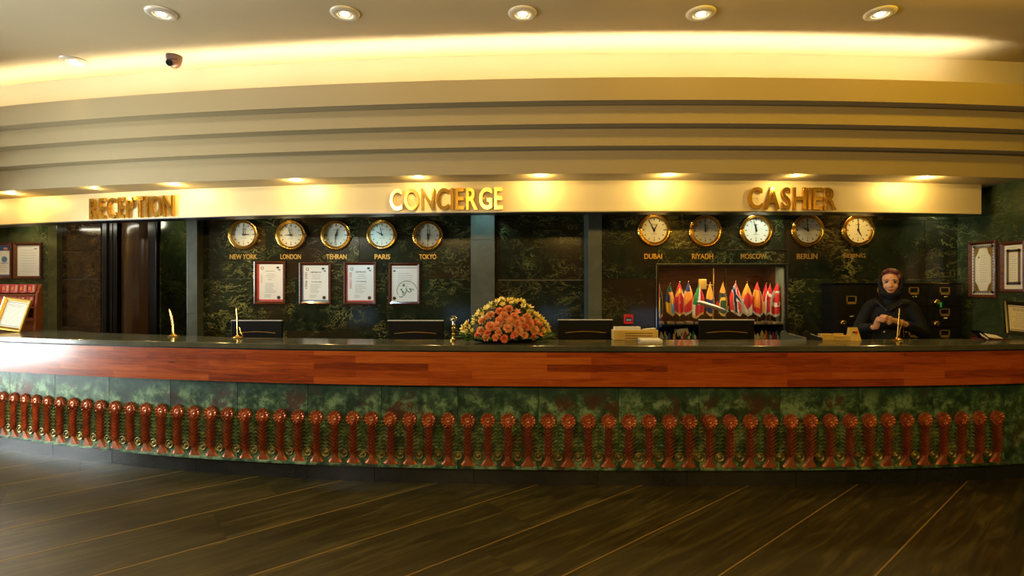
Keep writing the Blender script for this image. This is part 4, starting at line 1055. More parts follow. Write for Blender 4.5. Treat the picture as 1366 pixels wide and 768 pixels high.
for a in ((1005.5, 440, 6, ['red', 'red', 'white'], 'red miniature flag, leftmost of the right cluster'), (1010.5, 444, 6, ['white', 'white'], 'white miniature flag, second in the right cluster'),
          (1016.5, 440, 8, ['white', 'silver', 'yellow'], 'larger white and yellow miniature flag, right cluster'), (1021.5, 440, 5, ['red', 'yellow'], 'narrow red miniature flag in the middle of the right cluster'),
          (1026, 441, 7, ['navy', 'blue', 'white'], 'dark blue miniature flag, right cluster'), (1031.5, 442, 5, ['red', 'red'], 'small red miniature flag between the two blue ones'),
          (1036, 441, 6, ['sky', 'blue', 'white'], 'pale blue miniature flag, rightmost of the right cluster')): mini(*a, grp='miniature flags on the cabinet floor, right cluster')
t = thing('name_card', 'pale tilted paper card behind the left miniature flags', 'card', (PX(911, 6.25), 6.26, NZ0))
b = B(); M = Matrix.Translation((PX(911, 6.24), 6.25, PZ(443, 6.24))) @ Matrix.Rotation(R(-12), 4, 'Y'); b.box(-.07, .07, -.002, .002, -.04, .045, M=M); obj('card', b, M_PAPER_W, t)
b = B(); b.tube([(PX(911, 6.24), 6.26, NZ0), (PX(911, 6.24), 6.26, PZ(443, 6.24))], .003, 6); obj('stem', b, M_CHROME, t)

# red alarm call point on the marble
t = thing('alarm_call_point', 'small square red alarm box on the marble wall left of the flag cabinet', 'alarm', tuple(P(838, 425.5, YB - .02)))
w = 12.2 * YB / 700; h = 12.6 * YB / 700
b = B(); b.box(-w/2, w/2, -.03, 0, -h/2, h/2, bev=.006); obj('housing', b, M_RED, t, world=False)
b = B(); b.box(-w*.34, w*.34, -.034, -.030, -h*.22, h*.18, bev=.001); obj('window', b, M_NAVY, t, world=False)
b = B(); b.box(-w*.26, w*.26, -.036, -.034, -h*.16, h*.02); obj('label_plate', b, mat('pale_blue_plate', (.2, .38, .5), .4), t, world=False)
b = B(); b.box(-w*.30, w*.30, -.0325, -.030, h*.26, h*.31); obj('print_line', b, M_INK_D, t, world=False)

# ------------------------------------------------------------------ key lockers / safe cabinet behind the cashier
LY = 5.86
t = thing('safe_deposit_cabinet', 'black cabinet of locked deposit boxes with gilt label holders behind the clerk', 'cabinet', (PX(1197, LY), LY + .1, 0))
top = PZ(378.5, LY); bz = .55
b = B(); b.box(PX(1111.5, LY), PX(1284, LY), LY, YB - .021, 0, top, bev=.004); obj('carcass', b, M_BLACKM, t)
b = B(); b.box(PX(1110, LY), PX(1285, LY), LY - .03, YB - .021, top, top + .012, bev=.003); obj('top_panel', b, M_BLACKM, t)
b = B(); b.box(PX(1206, LY), PX(1262, LY), LY - .034, LY - .030, top + .002, top + .010); obj('gilt_trim', b, M_BRASS, t)
def ldoor(px0, px1, py0, py1, tagp, whitep, knobp, green=False):
    x0, x1, z0, z1 = PX(px0, LY) + .003, PX(px1, LY) - .003, PZ(py1, LY) + .003, PZ(py0, LY) - .003
    c = Vector(((x0+x1)/2, LY, (z0+z1)/2)); off_ = c - t.location
    b = B(); b.box(x0, x1, LY - .018, LY - .001, z0, z1, bev=.003); b.box(x0 + .03, x1 - .03, LY - .021, LY - .018, z0 + .012, z1 - .012, bev=.001)
    dd = obj('door', b, M_BLACKM, t, loc=tuple(off_)); 
    if tagp:
        x, z = PX(tagp[0], LY), PZ(tagp[1], LY); b = B(); w, h = .055, .042 if py1 - py0 < 40 else .046
        for r_ in ((-w, w, h-.008, h), (-w, w, -h, -h+.026), (-w, -w+.010, -h, h), (w-.010, w, -h, h)): b.box(x+r_[0], x+r_[1], LY - .028, LY - .021, z+r_[2], z+r_[3])
        obj('label_holder', b, M_BRASS_DULL, dd)
    if whitep:
        x, z = PX(whitep[0], LY), PZ(whitep[1], LY); b = B(); b.sphere((x, LY - .026, z), (.024, .006, .009), n=10, m=6); b.sphere((x + .012, LY - .028, z + .003), (.012, .006, .010), n=8, m=5); obj('keyhole_plate', b, M_CHROME, dd, smooth=True)
    if knobp:
        x, z = PX(knobp[0], LY), PZ(knobp[1], LY); b = B(); b.lathe([(.016, 0), (.016, .012), (.030, .020), (.032, .028), (.024, .036), (.008, .034), (0, .030)], 20, Matrix.Translation((x, LY - .018, z)) @ Matrix.Rotation(R(90), 4, 'X')); obj('knob', b, M_BRASS, dd, smooth=True)
    if green:
        x, z = PX(1249.5, LY), PZ(406, LY); b = B(); b.box(x - .010, x + .010, LY - .062, LY - .055, z - .030, z + .026, bev=.002); obj('key_tag', b, mat('green_plastic', (.03, .5, .04), .35), dd)
ldoor(1112.5, 1153, 380, 452, (1134, 400), (1134, 422), (1122, 430)); ldoor(1112.5, 1153, 452, 520, None, None, None)
for row, (a, c) in enumerate(((380, 408.5), (408.5, 436.8), (436.8, 465), (465, 493))):
    dy = (a + (c - a) * .28, a + (c - a) * .56, a + (c - a) * .80)
    for col, (xa_, xb_, tx) in enumerate(((1153, 1195, 1175), (1195, 1236, 1217), (1236, 1277, 1258))):
        ldoor(xa_, xb_, a, c, (tx, dy[0]), (tx + 1, dy[1]), (tx - 12, dy[2]) if col != 1 else None, green=(col == 2 and row == 0))

# ------------------------------------------------------------------ staff desk and monitors
def deskY(x): return backY(x) + .03
for i, (x0, x1) in enumerate(((-3.1, -1.55), (-1.5, .1), (.15, 1.55), (1.6, 2.75))):
    t = thing('staff_desk', ['dark low desk behind the counter under the leftmost monitor', 'dark low desk behind the counter left of the flowers', 'dark low desk behind the counter right of the flowers', 'dark low desk behind the counter before the flag cabinet'][i], 'desk', ((x0+x1)/2, deskY((x0+x1)/2) + .3, 0), 'low staff desks behind the counter')
    y0 = max(deskY(x0), deskY(x1)); b = B(); b.box(x0, x1, y0, y0 + .55, .70, .74, bev=.004); obj('desktop', b, M_BLACKM, t)
    for xx in (x0 + .03, x1 - .05):
        b = B(); b.box(xx, xx + .025, y0 + .03, y0 + .50, 0, .70); obj('side_panel', b, M_BLACKM, t)
M_RIM = mat('pale_grey_rim', (.75, .78, .82), .3)
def monitor(px0, px1, top, label):
    d = 4.66 if px0 > 400 else 4.84
    xc = PX((px0+px1)/2, d); t = thing('monitor', label, 'monitor', (xc, d + .03, .74), 'computer monitors behind the counter'); w = (px1-px0)*d/700; zt = PZ(top, d)
    b = B(); b.box(xc - w/2, xc + w/2, d, d + .03, zt - .30, zt - .006, bev=.006); obj('housing', b, M_BLACK, t)
    b = B(); b.box(xc - w/2, xc + w/2, d - .002, d + .032, zt - .007, zt, bev=.002); obj('top_rim', b, M_RIM, t)
    b = B(); b.tube([(xc - w*.37 + w*.74*k/14, d - .002, zt - .118 + .012 * math.sin(math.pi*k/14)) for k in range(15)], .0028, 6); obj('reflection_arc', b, M_BRASS_DULL, t)  # brass arc standing in for a curved reflection on the housing
    b = B(); b.box(xc - w*.46, xc + w*.46, d + .030, d + .032, zt - .28, zt - .02); obj('screen', b, mat('screen_glow', (.02, .03, .05), .2, 0, (.5, .7, 1), .6) if 'screen_glow' not in bpy.data.materials else bpy.data.materials['screen_glow'], t)
    b = B(); b.tube([(xc, d + .016, zt - .28), (xc, d + .016, .75)], .018, 10); b.box(xc - .11, xc + .11, d - .06, d + .10, .74, .752, bev=.004); obj('stand', b, M_BLACK, t, smooth='auto')
monitor(308, 376, 427, 'dark monitor seen from behind below the leftmost certificate'); monitor(517, 591.5, 427, 'dark monitor seen from behind left of the flower arrangement')
monitor(744.5, 817.5, 426, 'dark monitor seen from behind just right of the flower arrangement'); monitor(933, 1006.5, 426, 'dark monitor seen from behind in front of the flag cabinet')

# ------------------------------------------------------------------ things on the counter
TZ = SZ1
def penstand(px, base_py, top_px, top_py, label, curve=0, second=None):
    d = (EYE - TZ) * 700 / (base_py - 384); x = PX(px, d)
    t = thing('pen_stand', label, 'pen holder', (x, d, TZ))
    b = B(); b.lathe([(.046, 0), (.048, .005), (.036, .012), (.018, .017), (.012, .026), (0, .027)], 28, Matrix.Translation((x, d, TZ))); obj('base', b, M_BRASS, t, smooth='auto')
    xt, zt = PX(top_px, d), PZ(top_py, d); n = 8
    pts = []
    for k in range(n + 1):
        q = k / n; pts.append((x + (xt - x) * q + curve * math.sin(q * math.pi), d, TZ + .02 + (zt - TZ - .02) * q))
    b = B(); b.tube(pts, [.0065 - .003 * abs(k / n - .45) for k in range(n + 1)], 8); obj('pen', b, M_BRASS, t, smooth='auto')
    b = B(); b.sphere(Vector(pts[-1]), .006, n=8, m=6); obj('pen_cap', b, M_BRASS, t, smooth=True)
    if second:
        for nm, pl, r in second: b = B(); b.tube([P(a, c, d - .01) for a, c in pl], r, 6); obj(nm, b, M_BRASS, t, smooth='auto')
    return t
penstand(232, 448.5, 226.5, 412.5, 'leftmost gold pen stand on the counter, pen bowed to the right', .012, [('chain', [(226, 413), (227.5, 423), (229.5, 433), (230, 445)], .0022)])
penstand(317, 450.5, 315.5, 411.5, 'gold pen stand on the counter in front of the leftmost monitor', .004, [('chain', [(319, 436), (321.5, 444), (324, 448)], .002)])
penstand(1197, 453.5, 1200, 412, 'gold pen stand with two pens before the clerk', .002, [('spare_pen', [(1199, 448), (1200.5, 440), (1204.5, 426)], .004), ('chain', [(1205, 427), (1205.5, 437), (1205.5, 443), (1205.8, 450)], .0016)])
# little brass balls of the chain hanging near the clerk are part of her coat belt, left out
t = thing('brass_stand', 'ornate brass stand with a ringed round head beside the flowers', 'stand', (PX(605, 4.30), 4.34, TZ))
d = 4.34; x = PX(605, d); H_ = PZ(421.5, d) - TZ
b = B(); b.lathe([(.030, 0), (.030, .008), (.014, .016), (.010, .035), (.016, .05), (.010, .062), (.014, .085), (.019, .10), (.012, .112), (.017, .125), (.012, .135)], 20, Matrix.Translation((x, d, TZ))); obj('stem', b, M_BRASS, t, smooth='auto')
b = B()
pts = [(x + .023*math.cos(R(a)), d, TZ + H_ - .024 + .023*math.sin(R(a))) for a in range(0, 361, 20)]; b.tube(pts, .006, 8); b.sphere((x, d, TZ + H_ - .024), (.016, .008, .016)); b.lathe([(.012, .13), (.010, H_ - .045), (.004, H_ - .04)], 12, Matrix.Translation((x, d, TZ))); obj('head', b, M_CHROME, t, smooth='auto')

# brochure rack with red packs, far left
d = 5.45
RC = Vector((PX(58, d) + .01, d - .10, TZ)); RK = .78; RT = R(25)
t = thing('brochure_rack', 'orange-brown wooden stepped rack of red packs at the left end of the counter', 'rack', tuple(RC)); rack = t
rx0, rx1 = RC.x - (RC.x - PX(-24, d)) * RK, RC.x; z3 = PZ(379, d)
b = B()
for xx in (rx0, rx1 - .02):
    b = B()
    vs = [(xx, d - .10, TZ), (xx, d + .10, TZ), (xx, d + .10, z3), (xx, d + .06, z3), (xx, d - .04, PZ(391, d)), (xx, d - .08, PZ(408, d))]
    vs2 = [(a + .02, y, z) for a, y, z in vs]; n = 6
    b.add(vs + vs2, [tuple(range(6))[::-1], tuple(range(6, 12))] + [(i, (i+1) % 6, (i+1) % 6 + 6, i + 6) for i in range(6)])
    obj('side_board', b, M_RACKWOOD, t)
b = B(); b.box(rx0, rx1, d + .08, d + .10, TZ, z3); obj('back_board', b, M_RACKWOOD, t)
for py, yy in ((392.5, -.045), (408.5, -.08), (425, -.095)):
    b = B(); b.box(rx0 + .02, rx1 - .02, d + yy, d + yy + .12, PZ(py, d) - .012, PZ(py, d), bev=.002); obj('shelf', b, M_RACKWOOD, t)
    b = B(); b.box(rx0 + .02, rx1 - .02, d + yy - .006, d + yy, PZ(py, d) - .014, PZ(py, d) + .016 if py > 420 else PZ(py, d) + .004); obj('shelf_lip', b, M_RACKWOOD, t)
b = B(); b.box(rx0 + .02, rx1 - .02, d - .06, d - .04, TZ, PZ(426, d)); obj('front_board', b, M_RACKWOOD, t)
ORD = ['rightmost', 'second from right', 'third from right', 'fourth from right', 'fifth from right', 'sixth from right']
rack.rotation_euler = (0, 0, RT)
def pack(px0, px1, py0, py1, yy, row, k):
    w = (px1-px0)*d/700*RK; h = (py1-py0)*d/700; c = P((px0+px1)/2, py1, d)
    o = thing('red_pack', ('%s red card pack %s of the wooden rack' % (ORD[k], ['on the top shelf', 'on the middle shelf', 'on the lowest shelf'][row])), 'pack', tuple(RC + Matrix.Rotation(RT, 3, 'Z') @ Vector(((c.x - RC.x) * RK, d + yy + .03 - RC.y, c.z - RC.z))), ['red packs on the top rack shelf', 'red packs on the middle rack shelf', 'red packs on the lowest rack shelf'][row]); o.rotation_euler = (0, 0, RT)
    bb = B(); M = Matrix.Rotation(R(-12), 4, 'X'); bb.box(-w/2 + .001, w/2 - .001, -.012, .012, 0, h, M=M, bev=0); obj('card', bb, M_REDPACK, o, world=False)
    bb = B(); 
    for j in range(4): zz = h * (.2 + .18 * j); bb.box(w*.10, w*.34, -.0135, -.012, zz, zz + h*.10, M=M)
    bb.box(-w*.1, w*.3, -.0135, -.012, h*.02, h*.06, M=M, mi=0); bb.box(-w*.38, -w*.10, -.0133, -.012, h*.3, h*.7, M=M, mi=1); obj('print', bb, [M_PAPER_W, F['orange']], o, world=False)['kind'] = 'stuff'
for k in range(6): pack(44 - 11.2*k, 54.6 - 11.2*k, 379.2, 390.2, -.035, 0, k)
for k in range(5): pack(43 - 11*k, 53.5 - 11*k, 395, 407, -.07, 1, k)
for k in range(4): pack(33 - 11*k, 43.5 - 11*k, 412, 423.5, -.085, 2, k)

# gilt-framed certificate leaning on the counter at the far left, and its sister at the far right
def deskframe(px0, px1, py0, py1, d, shear, fm, label, yaw=0):
    w = (px1-px0)*d/700; h = (py1-py0)*d/700
    t = thing('standing_frame', label, 'frame', (PX((px0+px1)/2, d), d, TZ + .016)); t.rotation_euler = (R(-14), R(shear), R(yaw))
    def mv(o): 
        for v in o.data.vertices: v.co.z += h/2
    frame_parts(t, w, h, .034, fm, deep=.02, paper=M_PAPER_W)
    rng = random.Random(int(w*1000)); b = B(); pw = w/2 - .04; ph = h/2 - .04
    lines(b, -pw*.8, pw*.8, ph*.62, ph*.8, 3, rng); lines(b, -pw*.8, pw*.8, -ph*.7, ph*.4, 9, rng, th=.0012)
    for zz in (ph*.95, -ph*.95): b.box(-pw, pw, -.0074, -.006, zz - .003, zz + .003)
    obj('print', b, M_INK, t, world=False)['kind'] = 'stuff'
    for o in t.children: mv(o)
    b = B(); b.tube([(0, .0, h*.8), (0, .0 + .05 + h*.25*0, h*.0 + .0)], .005, 6); 
    return t
deskframe(-8, 29, 396, 440, 5.16, 7.5, M_GILT, 'gilt-framed certificate standing on the counter before the red packs')
deskframe(1344, 1384, 402, 447.5, 4.62, 5, M_STEEL, 'framed sheet leaning on an easel at the right end of the counter', -12)
t = thing('card_box', 'open dark card box with white cards at the right end of the counter', 'box', (PX(1318, 4.50), 4.48, TZ))
x = PX(1318, 4.44)
b = B(); b.box(x - .10, x + .14, 4.38, 4.50, TZ, TZ + .012, bev=.002); b.box(x - .10, x + .14, 4.49, 4.50, TZ, TZ + .03); obj('tray', b, M_FRAME, t)
b = B(); M = Matrix.Translation((x - .085, 4.42, TZ + .042)) @ Matrix.Rotation(R(40), 4, 'Y'); b.box(-.055, .055, -.05, .05, -.003, .003, M=M); obj('lid', b, M_BLACK, t)
b = B(); M = Matrix.Translation((x + .03, 4.43, TZ + .026)) @ Matrix.Rotation(R(8), 4, 'Y') @ Matrix.Rotation(R(18), 4, 'X'); b.box(-.06, .06, -.04, .04, -.004, .004, M=M); obj('white_cards', b, M_WHITE, t)
b = B(); M = Matrix.Translation((x - .10, 4.365, TZ + .032)) @ Matrix.Rotation(R(28), 4, 'Y') @ Matrix.Rotation(R(35), 4, 'X'); b.box(-.03, .03, -.022, .022, -.002, .002, M=M); obj('white_card', b, M_WHITE, t)

# yellow louvred tray with papers
d = 4.37; x0, x1 = PX(818.5, d), PX(877.5, d); zt = PZ(440, d)
M_YEL = mat('cream_yellow_plastic', (.62, .42, .10), .4)
t = thing('letter_tray', 'cream-yellow louvred letter tray on the counter left of the flags', 'tray', ((x0+x1)/2, d, TZ))
b = B(); b.box(x0, x1, d - .02, d + .10, TZ, zt, bev=.006); obj('housing', b, M_YEL, t)
for k in range(3): b = B(); b.box(x0 + .09, x1 - .05, d - .024, d - .018, TZ + .014 + .020*k, TZ + .020 + .020*k, bev=.001); obj('slot_shade', b, mat('slot_shade_brown', (.10, .055, .01), .6), t)  # dark bars painting in the shade of the slots
for xx in (x0 + .035, x0 + .06, x1 - .03): b = B(); b.box(xx - .004, xx + .004, d - .026, d - .018, TZ + .004, zt - .004, bev=.001); obj('rib', b, M_YEL, t)
b = B(); b.box(x0 + .01, x0 + .225, d, d + .06, zt, zt + .026); tag(obj('paper_pile', b, M_WHITE), 'small pile of white paper lying on the yellow tray', 'paper')
b = B(); M = Matrix.Translation((x0 + .30, d + .03, zt + .006)) @ Matrix.Rotation(R(-6), 4, 'Y'); b.box(-.05, .05, -.03, .03, -.004, .004, M=M); tag(obj('envelope', b, M_PAPER_W), 'cream envelope lying on the right half of the yellow tray', 'envelope')
x = PX(867, 4.27); b = B(); M = Matrix.Translation((x, 4.27, TZ + .010)) @ Matrix.Rotation(R(4), 4, 'X'); b.box(-.085, .085, -.06, .06, -.008, .008, M=M); tag(obj('paper_stack', b, M_WHITE), 'white paper sheets lying on the counter before the yellow tray', 'paper')

# card terminals
def terminal(px, py, L, w, yaw, label, body, keys):
    d = (EYE - TZ) * 700 / (py - 384); t = thing('card_terminal', label, 'card terminal', (PX(px, d), d, TZ), 'card payment terminals on the counter'); t.rotation_euler = (0, 0, R(yaw))
    b = B(); vs = [(-w/2, -L/2, 0), (w/2, -L/2, 0), (w/2, L/2, 0), (-w/2, L/2, 0), (-w/2*.92, -L/2, .020), (w/2*.92, -L/2, .020), (w/2*.92, L/2*.55, .058), (-w/2*.92, L/2*.55, .058), (-w/2*.92, L/2, .062), (w/2*.92, L/2, .062)]
    b.add(vs, [(0,3,2,1), (0,1,5,4), (4,5,6,7), (7,6,9,8), (8,9,2,3), (0,4,7,8,3), (1,2,9,6,5)]); obj('body', b, body, t, world=False)
    sl = math.atan2(.038, L/2*.55 + L/2)
    M = Matrix.Translation((0, -L/2, .021)) @ Matrix.Rotation(sl, 4, 'X')
    b = B(); b.box(-w*.36, w*.36, L*.42, L*.70, 0, .002, M=M); obj('screen', b, keys[0], t, world=False)
    kk = 0
    for r_ in range(4):
        for c_ in range(3):
            b = B(); b.box(-w*.34 + c_*w*.24, -w*.34 + c_*w*.24 + w*.18, L*.04 + r_*L*.09, L*.04 + r_*L*.09 + L*.06, 0, .003, M=M); obj('key', b, keys[1 + (r_ == 0) * (1 + c_)], t, world=False)
    b = B(); b.lathe([(.0, -w*.40), (.024, -w*.40), (.024, w*.40), (0, w*.40)], 14, Matrix.Translation((0, L/2 - .03, .052)) @ Matrix.Rotation(R(90), 4, 'Y'), cap=False); obj('paper_roll_cover', b, body, t, world=False, smooth='auto')
M_KEYG = mat('terminal_key_grey', (.22, .24, .2), .4); M_SCR = mat('terminal_screen', (.35, .42, .36), .3)
terminal(1058, 453.5, .19, .085, 62, 'dark green-grey card payment terminal, left one of the pair', mat('terminal_shell', (.05, .065, .055), .35), [M_SCR, M_KEYG, M_RED, F['yellow'], F['green']])
terminal(1084, 453.5, .14, .06, 62, 'black card payment terminal with white face, right one of the pair', M_BLACK, [mat('terminal_white', (.6, .6, .66), .3), mat('terminal_white_keys', (.5, .5, .56), .4), M_RED, F['green'], F['green']])
# cream card holder with red mark
d = 4.36; x0, x1 = PX(1093.5, d), PX(1132, d)
t = thing('card_tray', 'long cream card tray on the counter left of the clerk', 'tray', ((x0+x1)/2, d, TZ))
b = B(); b.box(x0, x0 + .105, d - .03, d + .03, TZ, PZ(445, d), bev=.004); obj('block', b, M_YEL, t); b = B(); b.box(x0 + .107, x1, d - .03, d + .03, TZ, PZ(447, d), bev=.003); b.box(x0 + .12, x1 - .04, d + .005, d + .012, TZ + .025, PZ(444.5, d)); obj('holder', b, M_YEL, t)
b = B(); b.tube([(x0 + .115 + .008*k, d - .0315, TZ + .024 + .003*math.sin(k)) for k in range(9)], .0015, 5); obj('script_print', b, M_INK_D, t)
x0, x1 = PX(1130.5, d), PX(1144.5, d); zt = PZ(436.5, d)
t = thing('card_stand', 'upright cream card stand with a red dot right of the cream tray', 'stand', ((x0+x1)/2, d, TZ))
b = B(); vs = [(x0, d - .045, TZ), (x1, d - .045, TZ), (x1, d + .02, TZ), (x0, d + .02, TZ), (x0 + .002, d - .012, zt), (x1 - .012, d - .012, zt), (x1 - .012, d, zt), (x0 + .002, d, zt)]
b.add(vs, [(0,3,2,1), (4,5,6,7), (0,1,5,4), (1,2,6,5), (2,3,7,6), (3,0,4,7)]); obj('card', b, M_YEL, t)
M = Matrix.Translation(((x0+x1)/2, d - .028, (zt+TZ)/2 + .012)) @ Matrix.Rotation(R(-18), 4, 'X')
b = B(); b.box(.002, .022, -.004, .000, -.010, .012, M=M); obj('red_mark', b, M_RED, t); b = B(); b.box(-.018, -.002, -.004, .000, -.006, .010, M=M); obj('dark_mark', b, M_INK_D, t)

# ------------------------------------------------------------------ flower arrangement
d = 4.20; fc = Vector((PX(676, d), d, TZ))
t = thing('flower_arrangement', 'low dome arrangement of orange roses and yellow lilies on the counter', 'flowers', tuple(fc))
b = B(); b.lathe([(.14, 0), (.20, .012), (.22, .030), (.215, .034), (.0, .03)], 28, Matrix.Diagonal((1.3, .5, 1, 1))); obj('dish', b, M_BLACK, t, world=False, smooth='auto')
def fcol(n, c, c2):
    m = mat(n, c, .55); g = N(m); oi = g.n('ShaderNodeObjectInfo'); m.node_tree.nodes['Principled BSDF'].inputs['Subsurface Weight'].default_value = .0
    g.base(g.mix(oi.outputs['Random'], c, c2)); return m
M_ROSE = fcol('orange_petal', (.95, .36, .14), (.95, .52, .24)); M_ROSE2 = fcol('coral_petal', (.90, .20, .08), (.95, .38, .18)); M_LILY = fcol('yellow_petal', (.90, .66, .10), (.92, .80, .30)); M_LEAFG = fcol('leaf_green', (.03, .09, .012), (.09, .16, .03))
def rose_mesh(nm, m, seed):
    b = B(); rg = random.Random(seed); n = 0
    for ring, (cnt, r, h, tilt) in enumerate(((3, .008, .030, 10), (5, .016, .030, 22), (6, .026, .027, 42), (7, .034, .020, 62))):
        for k in range(cnt):
            a = 2*math.pi*(k + .5*ring)/cnt + rg.uniform(-.2, .2); tl = R(tilt + rg.uniform(-6, 6)); wd = r * 1.05 + .004
            T = Matrix.Rotation(a, 4, 'Z') @ Matrix.Translation((r*.25, 0, .002)) @ Matrix.Rotation(tl, 4, 'Y')
            vs = []
            for j in range(4):
                q = j / 3; ww = wd * math.sin(math.pi * (.15 + .62 * q)); zz = h * q * 1.15; xb = .006 * q * q
                for u in (-1, -.4, .4, 1): vs.append(T @ Vector((xb - .006 * (abs(u) ** 2) * -1 * (1 - q) - .007*u*u, u * ww, zz - .004 * (abs(u) > .9) * q)))
            b.add(vs, [(j*4+i, j*4+i+1, (j+1)*4+i+1, (j+1)*4+i) for j in range(3) for i in range(3)])
    return plain_mesh(b, nm, m)
def lily_mesh(nm, m):
    b = B()
    for k in range(6):
        a = math.pi * k / 3; T = Matrix.Rotation(a, 4, 'Z') @ Matrix.Rotation(R(38 if k % 2 else 30), 4, 'Y')
        vs = []
        for j in range(5):
            q = j / 4; ww = .011 * math.sin(math.pi * (.1 + .85 * q)); 
            for u in (-1, 0, 1): vs.append(T @ Vector((.010 * q * q + .003 * abs(u), u * ww, .040 * q)))
        b.add(vs, [(j*3+i, j*3+i+1, (j+1)*3+i+1, (j+1)*3+i) for j in range(4) for i in range(2)])
    return plain_mesh(b, nm, m)
ROSES = [rose_mesh('rose_a', M_ROSE, 1), rose_mesh('rose_b', M_ROSE, 2), rose_mesh('rose_c', M_ROSE2, 3)]; LILY = lily_mesh('lily', M_LILY); LILO = lily_mesh('lily_orange', M_ROSE2)
for me in ROSES + [LILY, LILO]: me.shade_smooth()
def leafm(L, W_):
    b = B(); vs = []
    for j in range(5):
        q = j / 4; ww = W_ * math.sin(math.pi * (.06 + .92 * q) ** .8)
        for u in (-1, 0, 1): vs.append((u * ww, .004 * (u == 0), L * q + .0)); 
    vs = [(x, -.25 * z * z / L + y, z) for x, y, z in vs]
    b.add(vs, [(j*3+i, j*3+i+1, (j+1)*3+i+1, (j+1)*3+i) for j in range(4) for i in range(2)]); return plain_mesh(b, 'leaf', M_LEAFG)
LEAVES = [leafm(.11, .012), leafm(.08, .018), leafm(.13, .007)]
rg = random.Random(11)
def place(me, nm, pos, nrm, s, roll=0):
    o = bpy.data.objects.new(nm, me); COL.objects.link(o); o.parent = t; o.location = pos
    o.rotation_euler = (Vector(nrm).to_track_quat('Z', 'Y').to_matrix().to_4x4() @ Matrix.Rotation(roll, 4, 'Z')).to_euler(); o.scale = (s, s, s); return o
def fpos(px, py, bulge=1.0):
    """point on the dome's lobby-facing side for a photo pixel"""
    x = (px - 676) * d / 700; z = (458 - py) * d / 700
    q = min(.97, (x / .33) ** 2 + (z / .34) ** 2); dep = math.sqrt(1 - q)
    return Vector((x, -.17 * dep * bulge + .03, z)), Vector((x / .33, -1.1 * dep - .25, z / .34 + .25))
orange = [(655,422),(667,416),(678,415),(691,418),(703,424),(714,431),(645,430),(655,437),(668,428),(680,430),(690,433),(701,437),(712,441),(643,441),(652,444),(665,444),(677,437),(688,446),(699,447),(710,449),(720,438),(661,449),(674,450),(664,435),(672,422),(685,424),(718,446),(696,428),(640,447),(683,449),(649,449),(692,441),(706,432)]
for i, (px, py) in enumerate(orange):
    p, n_ = fpos(px + rg.uniform(-1, 1), py + rg.uniform(-1, 1), 1.1); big = py < 443
    place(ROSES[(i % 2) if big else (2 if i % 3 else 0)] if rg.random() > .12 else LILO, 'flower', p, n_ + Vector((rg.uniform(-.2, .2), 0, rg.uniform(-.2, .2))), rg.uniform(.88, 1.08) if big else rg.uniform(.7, .9), rg.uniform(0, 6))
yellow = [(652,412),(658,409),(664,406),(670,403),(676,405),(682,402),(688,405),(694,407),(700,410),(642,416),(646,420),(650,416),(706,412),(708,418),(704,416),(712,422),(716,424),(720,428),(722,434),(726,436),(728,442),(724,444),(728,448),(722,448),(625,433),(629,438),(633,431),(620,441),(623,447),(626,443),(630,445),(618,446),(636,428),(641,423),(660,412),(671,410),(684,408),(697,413),(715,430),(646,426),(718,440),(703,422),(713,435)]
for i, (px, py) in enumerate(yellow):
    p, n_ = fpos(px + rg.uniform(-1, 1), py + rg.uniform(-1, 1), .8)
    for k in range(2): place(LILY, 'flower', p + Vector((rg.uniform(-.015, .015), rg.uniform(-.01, .01), rg.uniform(-.012, .012))), n_ + Vector((rg.uniform(-.6, .6), 0, rg.uniform(-.4, .6))), rg.uniform(.75, 1.05), rg.uniform(0, 6))
for k in range(150):
    a = rg.uniform(-1, 1); px = 676 + a * 50; hh = math.sqrt(max(0, 1 - a*a)) * 50; py = 456 - rg.random() * hh * .95
    p, n_ = fpos(px, py, .72); place(LEAVES[k % 3], 'leaf', p, n_ + Vector((rg.uniform(-.7, .7), 0, rg.uniform(-.3, .7))), rg.uniform(.55, .85), rg.uniform(0, 6))
for k in range(36):
    sx = -1 if k % 2 else 1; px = 676 + sx * rg.uniform(40, 56); p = Vector(((px - 676) * d / 700, rg.uniform(-.08, .05), rg.uniform(.035, .07)))
    place(LEAVES[k % 3], 'leaf', p, Vector((sx, rg.uniform(-.6, .2), rg.uniform(.05, .35))), rg.uniform(.5, .85), rg.uniform(0, 6))
for k in range(26):
    px = 676 + rg.uniform(-38, 38); place(LEAVES[1], 'leaf', Vector(((px - 676) * d / 700, -.12, .045)), Vector((rg.uniform(-.5, .5), -1, rg.uniform(-.1, .4))), rg.uniform(.5, .8), rg.uniform(-1, 1))
b = B()
for k in range(14):
    a = 2*math.pi*k/14; b.tube([(.05*math.cos(a), .03*math.sin(a), .02), (.16*math.cos(a), .07*math.sin(a), .14)], .003, 5)
b.sphere((0, 0, .095), (.20, .09, .07), n=20, m=10); obj('moss_core', b, M_LEAFG, t, world=False, smooth='auto')

